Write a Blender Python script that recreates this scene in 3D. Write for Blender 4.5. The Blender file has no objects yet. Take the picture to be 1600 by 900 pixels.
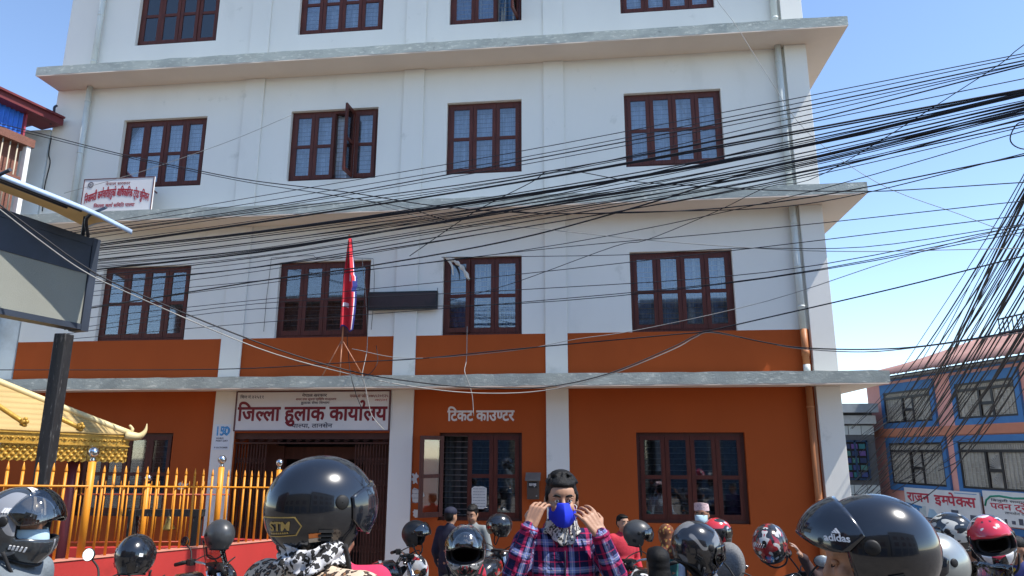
import bpy, bmesh, math, random
import numpy as np
from mathutils import Vector, Matrix, Euler
random.seed(11); np.random.seed(11)
R = math.radians
scene = bpy.context.scene
col = scene.collection

# ------------------------------------------------------------------ camera
CAM = Vector((0.0, -11.2, 1.9)); YAW, PITCH, ROLL, FPX = 0.11470562, 0.2275459, 0.00210874, 1108.86
_f = Vector((-math.sin(YAW)*math.cos(PITCH), math.cos(YAW)*math.cos(PITCH), math.sin(PITCH)))
_r0 = Vector((math.cos(YAW), math.sin(YAW), 0)); _u0 = _r0.cross(_f)
_r = math.cos(ROLL)*_r0 + math.sin(ROLL)*_u0; _u = -math.sin(ROLL)*_r0 + math.cos(ROLL)*_u0
cd = bpy.data.cameras.new('camera'); cam = bpy.data.objects.new('camera', cd); col.objects.link(cam)
cam.matrix_world = Matrix(((_r.x,_u.x,-_f.x,CAM.x),(_r.y,_u.y,-_f.y,CAM.y),(_r.z,_u.z,-_f.z,CAM.z),(0,0,0,1)))
cd.sensor_width = 36; cd.lens = FPX/1600*36; cd.clip_start = .05; cd.clip_end = 3000
scene.camera = cam
# ------------------------------------------------------------------ light
SUN = Vector((1.0, -0.26, 1.62)).normalized()          # towards the sun
elev = math.asin(SUN.z); azim = math.atan2(SUN.x, SUN.y)
w = bpy.data.worlds.new('World'); scene.world = w; w.use_nodes = True
nt = w.node_tree; bg = nt.nodes['Background']
sky = nt.nodes.new('ShaderNodeTexSky'); sky.sky_type = 'NISHITA'; sky.sun_disc = False
sky.sun_elevation = elev; sky.sun_rotation = azim; sky.altitude = 1300; sky.air_density = 1.0; sky.dust_density = .15; sky.ozone_density = 1.4
nt.links.new(sky.outputs[0], bg.inputs[0]); bg.inputs[1].default_value = 0.15
sd = bpy.data.lights.new('sun', 'SUN'); sd.energy = 3.4; sd.angle = R(.53); sd.color = (1, .95, .88)
so = bpy.data.objects.new('sun', sd); col.objects.link(so); so.rotation_euler = (-SUN).to_track_quat('-Z', 'Y').to_euler()
vs = scene.view_settings; vs.view_transform = 'Standard'; vs.look = 'None'; vs.exposure = 1.0; vs.gamma = 1
scene.cycles.max_bounces = 7; scene.cycles.transparent_max_bounces = 12
scene.cycles.use_denoising = True

# ------------------------------------------------------------------ placing: a point at forward distance d / in plane Y along a sight line
def at(px, py, d): return CAM + d*((px-800)/FPX*_r + (450-py)/FPX*_u + _f)
def atY(px, py, Y):
    v = (px-800)/FPX*_r + (450-py)/FPX*_u + _f
    return CAM + v*((Y-CAM.y)/v.y)
def ground(x, y):                       # street climbs towards the camera, drops away down the side lane
    z = -0.5 + 0.075*max(0, min(9.5, -0.4-y))
    if x > 4 and y > 0: z -= min(3.2, .17*(y))*min(1, (x-4)/2)
    return z

# ------------------------------------------------------------------ materials
MATS = {}
def M(name, c, rough=.7, var=.1, scale=5, bump=0, bscale=60, metal=0, spec=.4, coat=0, c2=None, thr=None, c3=None, thr3=None, stretch=None, emit=None):
    if name in MATS: return MATS[name]
    m = bpy.data.materials.new(name); m.use_nodes = True; n = m.node_tree.nodes; l = m.node_tree.links
    b = n['Principled BSDF']; b.inputs['Roughness'].default_value = rough; b.inputs['Metallic'].default_value = metal
    b.inputs['Specular IOR Level'].default_value = spec; b.inputs['Coat Weight'].default_value = coat; b.inputs['Coat Roughness'].default_value = .03
    tc = n.new('ShaderNodeTexCoord'); vec = tc.outputs['Object']
    if stretch:
        mp = n.new('ShaderNodeMapping'); mp.inputs['Scale'].default_value = stretch; l.new(vec, mp.inputs[0]); vecs = mp.outputs[0]
    else: vecs = vec
    def noise(v, s, d=5, ro=.55):
        t = n.new('ShaderNodeTexNoise'); t.inputs['Scale'].default_value = s; t.inputs['Detail'].default_value = d; t.inputs['Roughness'].default_value = ro
        l.new(v, t.inputs['Vector']); return t.outputs['Fac']
    def ramp(v, a, bb):
        r = n.new('ShaderNodeMapRange'); r.inputs[1].default_value = a; r.inputs[2].default_value = bb; l.new(v, r.inputs[0]); return r.outputs[0]
    def mix(f, a, bb):
        x = n.new('ShaderNodeMix'); x.data_type = 'RGBA'
        l.new(f, x.inputs[0])
        for s, q in ((6, a), (7, bb)):
            if isinstance(q, tuple): x.inputs[s].default_value = (*q[:3], 1)
            else: l.new(q, x.inputs[s])
        return x.outputs[2]
    lo = tuple(max(0, v*(1-var)) for v in c); hi = tuple(min(1, v*(1+var)) for v in c)
    out = mix(ramp(noise(vecs, scale), .3, .7), lo, hi)
    if c2: out = mix(ramp(noise(vecs, scale*(thr[2] if len(thr) > 2 else 2.3), 6, .6), thr[0], thr[1]), out, c2)
    if c3: out = mix(ramp(noise(vec, scale*(thr3[2] if len(thr3) > 2 else 4.1), 6, .65), thr3[0], thr3[1]), out, c3)
    l.new(out, b.inputs['Base Color'])
    if bump:
        bp = n.new('ShaderNodeBump'); bp.inputs['Strength'].default_value = bump; bp.inputs['Distance'].default_value = .01
        l.new(noise(vec, bscale, 4), bp.inputs['Height']); l.new(bp.outputs[0], b.inputs['Normal'])
    if emit:
        b.inputs['Emission Color'].default_value = (*emit[0], 1); b.inputs['Emission Strength'].default_value = emit[1]
    MATS[name] = m; return m
def glass(name, tint=(.8,.85,.9), gloss=.12, rough=.02, alpha=.9):
    if name in MATS: return MATS[name]
    m = bpy.data.materials.new(name); m.use_nodes = True; n = m.node_tree.nodes; l = m.node_tree.links
    n.remove(n['Principled BSDF']); o = n['Material Output']
    t = n.new('ShaderNodeBsdfTransparent'); t.inputs[0].default_value = (*tint, 1)
    g = n.new('ShaderNodeBsdfGlossy'); g.inputs['Roughness'].default_value = rough
    fr = n.new('ShaderNodeFresnel'); fr.inputs['IOR'].default_value = 1.5
    ad = n.new('ShaderNodeMath'); ad.operation = 'ADD'; ad.inputs[1].default_value = gloss; ad.use_clamp = True
    mx = n.new('ShaderNodeMixShader'); l.new(fr.outputs[0], ad.inputs[0]); l.new(ad.outputs[0], mx.inputs[0])
    l.new(t.outputs[0], mx.inputs[1]); l.new(g.outputs[0], mx.inputs[2]); l.new(mx.outputs[0], o.inputs[0])
    MATS[name] = m; return m

# ------------------------------------------------------------------ objects
def tag(o, label=None, cat=None, group=None, kind=None):
    for k, v in (('label', label), ('category', cat), ('group', group), ('kind', kind)):
        if v: o[k] = v
    return o
def empty(name, loc, label=None, cat=None, group=None, rz=0):
    o = bpy.data.objects.new(name, None); col.objects.link(o); o.location = loc; o.rotation_euler.z = rz
    return tag(o, label, cat, group)
def link(name, me, parent=None, local=False):
    o = bpy.data.objects.new(name, me); col.objects.link(o)
    if parent:
        o.parent = parent
        if not local: bpy_update.append((o, parent))
    return o
bpy_update = []
def world_of(o):
    m = o.matrix_basis.copy(); p = o.parent
    while p: m = (p.matrix_basis @ p.matrix_parent_inverse.inverted_safe().inverted_safe() if False else p.matrix_basis) @ m; p = p.parent
    return m
class MB:
    def __init__(s): s.v = []; s.f = []; s.m = []; s.sm = []
    def add(s, vs, fs, mi=0, smooth=False):
        o = len(s.v); s.v += [tuple(v) for v in vs]
        for f in fs: s.f.append(tuple(i+o for i in f)); s.m.append(mi); s.sm.append(smooth)
        return s
    def box(s, x0, x1, y0, y1, z0, z1, mi=0, mat=None):
        vs = [Vector((x, y, z)) for z in (z0, z1) for y in (y0, y1) for x in (x0, x1)]
        if mat: vs = [mat @ v for v in vs]
        return s.add(vs, [(0,2,3,1),(4,5,7,6),(0,1,5,4),(2,6,7,3),(0,4,6,2),(1,3,7,5)], mi)
    def quad(s, a, b, c, d, mi=0): return s.add([a, b, c, d], [(0,1,2,3)], mi)
    def bar(s, a, b, w, h=None, mi=0, up=(0,0,1)):            # rectangular bar from a to b
        a, b = Vector(a), Vector(b); h = h or w; d = (b-a).normalized(); up = Vector(up)
        if abs(d.dot(up)) > .98: up = Vector((0,1,0))
        x = d.cross(up).normalized()*w/2; z = x.cross(d).normalized()*h/2
        vs = [p+i*x+j*z for p in (a, b) for i, j in ((-1,-1),(1,-1),(1,1),(-1,1))]
        return s.add(vs, [(3,2,1,0),(4,5,6,7),(0,1,5,4),(1,2,6,5),(2,3,7,6),(3,0,4,7)], mi)
    def tube(s, pts, r, n=6, mi=0, cap=True, smooth=True):
        pts = [Vector(p) for p in pts]; rs = r if isinstance(r, (list, tuple)) else [r]*len(pts); o = len(s.v)
        t0 = (pts[1]-pts[0]).normalized(); ref = Vector((0,0,1)) if abs(t0.z) < .9 else Vector((1,0,0))
        x = t0.cross(ref).normalized()
        vs = []
        for i, p in enumerate(pts):
            t = (pts[min(i+1, len(pts)-1)]-pts[max(i-1, 0)]).normalized()
            x = (x - t*x.dot(t)).normalized(); y = t.cross(x)
            vs += [p+rs[i]*(math.cos(2*math.pi*k/n)*x+math.sin(2*math.pi*k/n)*y) for k in range(n)]
        fs = [(i*n+k, i*n+(k+1) % n, (i+1)*n+(k+1) % n, (i+1)*n+k) for i in range(len(pts)-1) for k in range(n)]
        s.add(vs, fs, mi, smooth)
        if cap:
            s.f.append(tuple(o+k for k in reversed(range(n)))); s.m.append(mi); s.sm.append(False)
            s.f.append(tuple(o+(len(pts)-1)*n+k for k in range(n))); s.m.append(mi); s.sm.append(False)
        return s
    def lathe(s, prof, n=20, c=(0,0,0), mi=0, axis='z', smooth=True, T=None):
        o = []; c = Vector(c)
        for r, h in prof:
            for k in range(n):
                a = 2*math.pi*k/n; v = Vector((r*math.cos(a), r*math.sin(a), h))
                if axis == 'y': v = Vector((v.x, v.z, v.y))
                if axis == 'x': v = Vector((v.z, v.x, v.y))
                v = v+c
                o.append(T @ v if T else v)
        fs = [(i*n+k, i*n+(k+1) % n, (i+1)*n+(k+1) % n, (i+1)*n+k) for i in range(len(prof)-1) for k in range(n)]
        return s.add(o, fs, mi, smooth)
    def ball(s, c, r, n=12, mi=0, sc=(1,1,1), T=None):
        prof = [(max(1e-4, math.sin(math.pi*i/(n//2))), -math.cos(math.pi*i/(n//2))) for i in range(n//2+1)]
        vs = []; c = Vector(c)
        for q, h in prof:
            for k in range(n):
                a = 2*math.pi*k/n; v = Vector((q*math.cos(a)*r*sc[0], q*math.sin(a)*r*sc[1], h*r*sc[2]))+c
                vs.append(T @ v if T else v)
        fs = [(i*n+k, i*n+(k+1) % n, (i+1)*n+(k+1) % n, (i+1)*n+k) for i in range(n//2) for k in range(n)]
        return s.add(vs, fs, mi, True)
    def prism(s, outline, y0, y1, mi=0, T=None):              # outline in (x,z), extruded along y
        n = len(outline); vs = [Vector((x, y, z)) for y in (y0, y1) for x, z in outline]
        if T: vs = [T @ v for v in vs]
        fs = [tuple(range(n)), tuple(reversed(range(n, 2*n)))]+[(i, i+n, (i+1) % n+n, (i+1) % n) for i in range(n)]
        return s.add(vs, fs, mi)
    def sheet(s, fn, nu, nv, mi=0, smooth=True):
        vs = [fn(i/nu, j/nv) for j in range(nv+1) for i in range(nu+1)]
        return s.add(vs, [(j*(nu+1)+i, j*(nu+1)+i+1, (j+1)*(nu+1)+i+1, (j+1)*(nu+1)+i) for j in range(nv) for i in range(nu)], mi, smooth)
    def mesh(s, name, mats, origin=None):
        me = bpy.data.meshes.new(name); vs = s.v
        if origin is not None: vs = [(v[0]-origin[0], v[1]-origin[1], v[2]-origin[2]) for v in vs]
        me.from_pydata(vs, [], s.f)
        for m in (mats if isinstance(mats, (list, tuple)) else [mats]): me.materials.append(m)
        me.polygons.foreach_set('material_index', s.m); me.polygons.foreach_set('use_smooth', s.sm)
        me.update(); return me
    def build(s, name, mats, parent=None, bevel=0, solid=0, fixn=False):
        """vertices are world coordinates; a parent at a pure translation is allowed for"""
        off = Vector((0,0,0)); p = parent
        while p: off += p.location; p = p.parent
        me = s.mesh(name, mats, off)
        if fixn:
            bm = bmesh.new(); bm.from_mesh(me); bmesh.ops.recalc_face_normals(bm, faces=bm.faces); bm.to_mesh(me); bm.free()
        o = bpy.data.objects.new(name, me); col.objects.link(o); o.parent = parent
        if solid:
            md = o.modifiers.new('solid', 'SOLIDIFY'); md.thickness = solid; md.offset = 0
        if bevel:
            md = o.modifiers.new('bevel', 'BEVEL'); md.width = bevel; md.segments = 2; md.limit_method = 'ANGLE'
        return o
def spline(pts, n=8):
    """Catmull-Rom through pts"""
    P = [Vector(p) for p in pts]; P = [2*P[0]-P[1]]+P+[2*P[-1]-P[-2]]; out = []
    for i in range(1, len(P)-2):
        for k in range(n):
            t = k/n; a, b, c, d = P[i-1:i+3]
            out.append(.5*((2*b)+(c-a)*t+(2*a-5*b+4*c-d)*t*t+(-a+3*b-3*c+d)*t**3))
    return out+[P[-2]]

# ------------------------------------------------------------------ writing
def glyphs(body, size=1, bold=0):
    """text -> (verts, faces) in the xy plane"""
    c = bpy.data.curves.new('t', 'FONT'); c.body = body; c.size = size; c.offset = bold*size; c.resolution_u = 3
    o = bpy.data.objects.new('t', c); col.objects.link(o)
    dg = bpy.context.evaluated_depsgraph_get(); me = bpy.data.meshes.new_from_object(o.evaluated_get(dg))
    vs = [tuple(v.co) for v in me.vertices]; fs = [tuple(p.vertices) for p in me.polygons]
    bpy.data.objects.remove(o); bpy.data.curves.remove(c); bpy.data.meshes.remove(me)
    return vs, fs
def half(vs, fs, frac):
    """a half letter: cut the right stem away"""
    bm = bmesh.new(); vv = [bm.verts.new(v) for v in vs]
    for f in fs:
        try: bm.faces.new([vv[i] for i in f])
        except ValueError: pass
    x0 = min(v[0] for v in vs); x1 = max(v[0] for v in vs); xc = x0+(x1-x0)*frac
    bmesh.ops.bisect_plane(bm, geom=bm.verts[:]+bm.edges[:]+bm.faces[:], plane_co=(xc,0,0), plane_no=(1,0,0), clear_outer=True)
    bm.verts.index_update(); a = [tuple(v.co) for v in bm.verts]; b = [tuple(v.index for v in f.verts) for f in bm.faces]; bm.free()
    return a, b, xc
def writing(s, bold=0):
    """s in visual order; '<x' in front of a letter makes it a half form, '^' sets a reph hook over the last letter; unit size. returns verts, faces, width"""
    V, Fc, x = [], [], 0.0
    run = ''
    def put(vs, fs, dx):
        o = len(V); V.extend((a+dx, b, 0) for a, b, _ in vs); Fc.extend(tuple(i+o for i in f) for f in fs)
    def flush(r, x):
        if not r: return x
        vs, fs = glyphs(r, 1, bold)
        tr = len(r)-len(r.rstrip(' '))
        if vs: put(vs, fs, x); x += max(v[0] for v in vs)
        return x+.26*tr
    i = 0
    while i < len(s):
        ch = s[i]
        if ch == '<':
            x = flush(run, x); run = ''
            vs, fs = glyphs(s[i+1], 1, bold); fr = .62 if s[i+1] in 'लसण' else .72
            if s[i+1] == 'क': fr = .86
            a, b, xc = half(vs, fs, fr); put(a, b, x); x += xc-.005; i += 2; continue
        if ch == '^':
            x = flush(run, x); run = ''
            arc = [(x-.09+.1*math.cos(t), .80+.11*math.sin(t)) for t in np.linspace(-.3, 2.7, 8)]
            arc = [(x-.035, .58)]+arc[0:]
            wd = .03+bold; vs = []; 
            for k, (p, q) in enumerate(arc):
                a = arc[max(k-1, 0)]; b = arc[min(k+1, len(arc)-1)]; tx, ty = b[0]-a[0], b[1]-a[1]; L = math.hypot(tx, ty) or 1
                vs += [(p-ty/L*wd, q+tx/L*wd, 0), (p+ty/L*wd, q-tx/L*wd, 0)]
            put(vs, [(2*k, 2*k+1, 2*k+3, 2*k+2) for k in range(len(arc)-1)], 0); i += 1; continue
        run += ch; i += 1
    x = flush(run, x)
    return V, Fc, x
def sign_text(name, s, org, xdir, zdir, width, height, mat, parent, bold=.012, out=.004, warp=None):
    """writing laid on a plane: org = lower left, glyph body fits width x height (headline to baseline ~ .62)"""
    sh = max(0, bold-.012); V, Fc, wd = writing(s, min(bold, .012)); xd = Vector(xdir).normalized(); zd = Vector(zdir).normalized(); nn = xd.cross(zd)
    mb = MB(); pts = []
    for a, b, _ in V:
        u = a/wd*width; v = b/.62*height
        if warp: u, v = warp(u, v)
        pts.append(Vector(org)+xd*u+zd*v+nn*out)
    mb.add(pts, Fc)
    if sh:                                  # heavier strokes: the same letters, a stroke width apart
        q = sh*height/.62
        for k, (a, b) in enumerate(((1,0), (-1,0), (0,1), (0,-1), (.7,.7), (-.7,-.7), (.7,-.7), (-.7,.7))): mb.add([p+xd*a*q+zd*b*q-nn*.0003*(k+1) for p in pts], Fc)
    return mb.build(name, mat, parent)
# ================================================================== ground
M_road = M('asphalt_dust', (.15,.135,.118), .92, .25, 1.2, .5, 90, c2=(.22,.19,.16), thr=(.5,.75,1.7), c3=(.07,.07,.07), thr3=(.62,.75,6))
M_earth = M('dry_earth', (.22,.19,.15), .95, .2, .3)
def gsheet(x0, x1, y0, y1, nx, ny, dz=0):
    return MB().sheet(lambda u, v: Vector((x0+(x1-x0)*u, y0+(y1-y0)*v, ground(x0+(x1-x0)*u, y0+(y1-y0)*v)+dz)), nx, ny)
tag(gsheet(-45, 45, -45, 45, 90, 120).build('street', M_road), kind='structure')
gm = MB()
for k in range(48):
    a0, a1 = 2*math.pi*k/48, 2*math.pi*(k+1)/48
    for (r0, z0), (r1, z1) in (((44, -4.2), (300, -6)), ((300, -6), (1600, -12))):
        gm.quad((r0*math.cos(a0), r0*math.sin(a0), z0), (r1*math.cos(a0), r1*math.sin(a0), z1), (r1*math.cos(a1), r1*math.sin(a1), z1), (r0*math.cos(a1), r0*math.sin(a1), z0))
gm.quad((-45,-45,-4.3), (45,-45,-4.3), (45,45,-4.3), (-45,45,-4.3))
tag(gm.build('ground', M_earth), kind='structure')
M_conc = M('grey_concrete', (.34,.34,.32), .9, .15, 4, .3, 50, c2=(.2,.2,.19), thr=(.55,.72,2))
tag(MB().box(-9.9, 4.3, -1.15, -.002, -.9, -.36).build('pavement', M_conc, bevel=.015), kind='structure')

# ================================================================== the post office
M_white = M('white_plaster', (.77,.745,.685), .85, .035, .9, .12, 120, c2=(.64,.62,.56), thr=(.60,.85,1.3), c3=(.50,.49,.43), thr3=(.62,.85,2.6), stretch=(1,1,.35))
M_orange = M('orange_plaster', (.385,.074,.014), .8, .07, .8, .12, 120, c2=(.34,.064,.012), thr=(.55,.8,1.6), c3=(.38,.17,.09), thr3=(.76,.82,9), stretch=(1,1,.5), spec=.22)
M_slab = M('weathered_slab', (.33,.36,.335), .88, .12, 2.5, .5, 45, c2=(.52,.54,.49), thr=(.56,.66,4), c3=(.16,.18,.17), thr3=(.62,.75,2.4), stretch=(1,1,3))
M_soffit = M('soffit_paint', (.72,.60,.50), .88, .04, 1.3, .1, 80, c3=(.45,.4,.34), thr3=(.74,.85,3))
M_wood = M('dark_red_wood', (.105,.028,.019), .45, .25, 3, .15, 60, c2=(.06,.017,.013), thr=(.45,.7,3), stretch=(6,6,.5), c3=(.26,.12,.09), thr3=(.74,.82,14), spec=.25)
M_brown = M('brown_frame_paint', (.075,.026,.018), .5, .2, 3, .1, 60, stretch=(6,6,.5))
M_steel = M('painted_bar', (.30,.29,.27), .5, .1, 8, metal=.3)
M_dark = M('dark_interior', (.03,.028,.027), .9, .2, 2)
M_pipe = M('pipe_grey', (.60,.63,.60), .5, .08, 3, c2=(.4,.41,.38), thr=(.6,.75,3))
M_pipeo = M('pipe_orange', (.42,.16,.06), .5, .1, 3)
M_pane = glass('window_glass', (.86,.90,.94), .09, .03)
PO = empty('post_office_building', (-3.1, 0, -.5), 'four storey white government office with orange ground floor and grey slabs', 'building')
COLS = {'a': (-8.52, -6.89, 4), 'b': (-5.29, -3.68, 4), 'c': (-2.44, -1.13, 3), 'd': (.62, 2.23, 4)}
ROWS = [(.88, 2.20), (3.75, 5.06), (6.53, 7.87), (9.41, 10.72)]
XL, XR = -9.95, 3.64
TOPS = [(-.6, 2.875), (3.05, 5.72), (5.89, 8.55), (8.72, 11.40)]
PIL = [(-6.2, -5.83), (-3.23, -2.86), (-.75, -.40), (3.29, XR)]
holes = []
for r, (z0, z1) in enumerate(ROWS):
    for c, (x0, x1, n) in COLS.items():
        if r == 0 and c == 'b': holes.append((-5.83, -3.23, -.5, 2.20)); continue
        holes.append((x0, x1, z0, z1))
def wall_mesh(za, zb, orange):
    mb = MB(); hs = [h for h in holes if h[3] > za and h[2] < zb]
    xs = sorted({XL, XR}|{v for h in hs for v in h[:2]}|{v for p in PIL for v in p})
    zs = sorted({za, zb}|{min(zb, max(za, v)) for h in hs for v in h[2:]}|({orange} if orange and za < orange < zb else set()))
    for i in range(len(xs)-1):
        for j in range(len(zs)-1):
            cx, cz = (xs[i]+xs[i+1])/2, (zs[j]+zs[j+1])/2
            if any(h[0] < cx < h[1] and h[2] < cz < h[3] for h in hs): continue
            mi = 1 if orange and cz < orange and cx < 3.29 else 0
            mb.quad((xs[i],0,zs[j]), (xs[i+1],0,zs[j]), (xs[i+1],0,zs[j+1]), (xs[i],0,zs[j+1]), mi)
    for x0, x1, z0, z1 in hs:
        mi = 1 if orange and z1 < 3 else 0; d = .22 if x1-x0 < 2.2 else .5
        mb.quad((x0,0,z0), (x0,d,z0), (x0,d,z1), (x0,0,z1), mi); mb.quad((x1,0,z0), (x1,0,z1), (x1,d,z1), (x1,d,z0), mi)
        mb.quad((x0,0,z1), (x0,d,z1), (x1,d,z1), (x1,0,z1), mi); mb.quad((x0,0,z0), (x1,0,z0), (x1,d,z0), (x0,d,z0), mi)
    return mb
for k, (za, zb) in enumerate(TOPS):
    wall_mesh(za, zb, {0: 9, 1: 3.75}.get(k)).build('front_wall', [M_white, M_orange], PO)
    for i, (x0, x1) in enumerate(PIL):
        d = .035 if i < 3 else .10
        MB().box(x0, x1, -d, -.003 if i < 3 else .3, za+.002, zb-.002).build('pilaster', M_white, PO, bevel=.006)
mb = MB()                                                              # sides, back and inside
mb.quad((XR-.002,.3,-.6), (XR-.002,9,-.6), (XR-.002,9,11.4), (XR-.002,.3,11.4)).quad((XL,0,-3), (XL,0,11.4), (XL,9,11.4), (XL,9,-3)).quad((XL,9,-3), (XR,9,-3), (XR,9,11.4), (XL,9,11.4))
mb.quad((XL,0,11.42), (XR,0,11.42), (XR,9,11.42), (XL,9,11.42))
mb.build('rear_walls', M_white, PO)
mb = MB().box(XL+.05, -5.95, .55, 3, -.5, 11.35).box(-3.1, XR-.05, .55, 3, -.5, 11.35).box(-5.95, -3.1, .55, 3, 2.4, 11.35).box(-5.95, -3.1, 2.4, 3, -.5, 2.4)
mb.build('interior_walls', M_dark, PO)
SLZ = [(2.875, 3.05), (5.72, 5.89), (8.55, 8.72), (11.4, 11.58)]
for k, (z0, z1) in enumerate(SLZ):
    xl = -9.95 if k else -10.6
    # front ledge and its wrap down the right side, edges a little uneven
    mb = MB(); n = 60; x1 = 4.17
    rows = [[], [], []]
    for i in range(n+1):
        x = xl+(x1-xl)*i/n
        rows[0].append((x, -.576+random.uniform(-.006, .006), z0+random.uniform(-.003, .003)))
        rows[1].append((x, -.576+random.uniform(-.008, .008), z1+random.uniform(-.009, .006)))
    for i in range(n):
        a, b = rows[0], rows[1]
        mb.quad(a[i], a[i+1], b[i+1], b[i], 0); mb.quad(b[i], b[i+1], (b[i+1][0],0.0,z1), (b[i][0],0.0,z1), 0)
        mb.quad(a[i+1], a[i], (a[i][0],.3,z0), (a[i+1][0],.3,z0), 1)
    mb.quad(rows[0][n], (x1,6,z0), (x1,6,z1), rows[1][n]); mb.quad((XR,.0,z1), (x1,.0,z1), (x1,6,z1), (XR,6,z1)); mb.quad((XR,.3,z0), (XR,6,z0), (x1,6,z0), (x1,.3,z0), 1)
    mb.quad(rows[0][0], rows[1][0], (xl,0,z1), (xl,.3,z0)); mb.quad((XR,6,z0), (XR,6,z1), (x1,6,z1), (x1,6,z0))
    sl = mb.build('slab', [M_slab, M_soffit], PO)
    MB().box(xl+.02, x1-.02, -.575, -.545, z0-.018, z0-.004).build('drip_edge', M_soffit, sl)

# windows -----------------------------------------------------------
M_curt = M('curtain_pale', (.55,.60,.68), .9, .3, 2.5, stretch=(9,9,.6))
M_curtb = M('curtain_blue', (.10,.20,.36), .9, .35, 2.5, stretch=(9,9,.6), c2=(.5,.52,.5), thr=(.55,.62,.5))
M_curtd = M('dim_room', (.045,.045,.045), .9, .5, 1.5, c2=(.12,.12,.12), thr=(.6,.75,2))
CACHE = {}
def sash_meshes(w, h):
    key = (round(w, 3), round(h, 3))
    if key not in CACHE:
        st, t = .062, .036
        mb = MB(); tz = h*.50
        mb.box(0, st, 0, t, 0, h).box(w-st, w, 0, t, 0, h)
        for z0, z1 in ((0, st+.012), (tz-.028, tz+.028), (h-st, h)): mb.box(st, w-st, .002, t-.002, z0, z1)
        pn = []
        for z0, z1 in ((st+.012, tz-.028), (tz+.028, h-st)):
            pn.append((z0, MB().box(st-.003, w-st+.003, .014, .019, z0-.003, z1+.003)))
        CACHE[key] = (mb.mesh('sash', M_wood), [p.mesh('pane', M_pane) for _, p in pn])
    return CACHE[key]
bars_cache = {}
def window(c, r, curtain, opened=None, angle=0, bars=True, hinge='l', wood=None):
    x0, x1, n = COLS[c]; z0, z1 = ROWS[r]; wd = wood or M_wood; fw = .05; y = .075
    mb = MB().box(x0+.002, x1-.002, y, y+.09, z1-fw, z1-.002).box(x0+.002, x1-.002, y, y+.09, z0+.002, z0+fw)
    mb.box(x0+.002, x0+fw, y+.001, y+.089, z0+fw, z1-fw).box(x1-fw, x1-.002, y+.001, y+.089, z0+fw, z1-fw)
    sw = (x1-x0-2*fw)/n
    for k in range(1, n): mb.box(x0+fw+k*sw-.012, x0+fw+k*sw+.012, y+.02, y+.08, z0+fw, z1-fw)
    org = Vector((x0, y, z0)); me = mb.mesh('window', wd, org)
    wo = bpy.data.objects.new('window', me); col.objects.link(wo); wo.parent = PO; wo.location = org-PO.location
    h = z1-z0-2*fw; sm, pm = sash_meshes(sw-.006, h)
    for k in range(n):
        T = Matrix.Translation((fw+k*sw+.003, -.012+random.uniform(-.004, .004), fw))
        a = 0 if opened != k else angle
        if opened != k and random.random() < .3: a = R(random.uniform(0, 1.6))
        if a:
            if hinge == 'r' and opened == k: T = Matrix.Translation((fw+(k+1)*sw-.003, -.012, fw)) @ Matrix.Rotation(a, 4, 'Z') @ Matrix.Translation((-(sw-.006), 0, 0))
            else: T = T @ Matrix.Rotation(-a, 4, 'Z')
        for me_ in [sm]+pm:
            o = bpy.data.objects.new(me_.name.split('.')[0], me_); col.objects.link(o); o.parent = wo; o.matrix_basis = T
    if bars:
        key = (round(x1-x0, 2),)
        if key not in bars_cache:
            b = MB(); L = x1-x0; nb = 15
            for i in range(nb): b.tube([(.04, .115, .07+i*(1.2/(nb-1))), (L-.04, .115, .07+i*(1.2/(nb-1)))], .0055, 4)
            for i in range(1, n): b.bar((i*L/n, .118, .04), (i*L/n, .118, 1.28), .02, .006)
            bars_cache[key] = b.mesh('security_bars', M_steel)
        o = bpy.data.objects.new('security_bars', bars_cache[key]); col.objects.link(o); o.parent = wo
    ph = random.uniform(0, 6)
    def cf(u, v):
        x = (x1-x0)*(.01+.98*u)
        return Vector((x, .155+.025*math.sin(u*44+ph+1.3*math.sin(v*2+ph))+.014*math.sin(u*97+ph*2), (z1-z0)*(.02+.96*v)))
    cm = MB().sheet(cf, 90, 6).mesh('curtain', curtain); o = bpy.data.objects.new('curtain', cm); col.objects.link(o); o.parent = wo
    return wo
for r in (1, 2, 3):
    for c in 'abcd':
        cur = M_curt if r >= 2 else (M_curtb if c in 'cd' else M_curtd)
        if r == 3 and c in 'ac': cur = M_curtb if c == 'c' else M_curtd
        kw = {}
        if (r, c) == (2, 'b'): kw = dict(opened=2, angle=R(86), hinge='r')
        if (r, c) == (1, 'c'): kw = dict(opened=0, angle=R(9))
        if (r, c) == (3, 'c'): kw = dict(opened=2, angle=R(80), hinge='r')
        window(c, r, cur, **kw)
window('a', 0, M_curtd, wood=M_brown); window('d', 0, M_curtd, wood=M_brown)
tw = window('c', 0, M_curtd, opened=0, angle=R(142), wood=M_brown)

# drainpipes --------------------------------------------------------
for za, zb, mt, x in ((2.87, -.4, M_pipeo, 3.19), (5.72, 3.74, M_pipe, 3.19), (3.74, 3.2, M_pipeo, 3.19), (3.2, 3.05, M_pipe, 3.19), (8.55, 5.89, M_pipe, 3.19), (11.4, 8.72, M_pipe, 3.19), (8.55, 5.89, M_pipe, -9.24), (11.4, 8.72, M_pipe, -9.24)):
    pp = MB().tube([(x, -.085, zb), (x, -.085, za)], .05, 14).build('drainpipe', mt, PO)
    if za-zb > 1.5:
        for zz in (zb+.35, (za+zb)/2, za-.3): MB().lathe([(.05,-.015), (.056,-.015), (.056,.015), (.05,.015)], 14, (x, -.085, zz)).build('pipe_clamp', mt, pp)
MB().tube([(3.19,-.085,3.33), (3.19,-.085,3.43)], .058, 14).build('pipe_joint', M_pipeo, PO)

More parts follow.
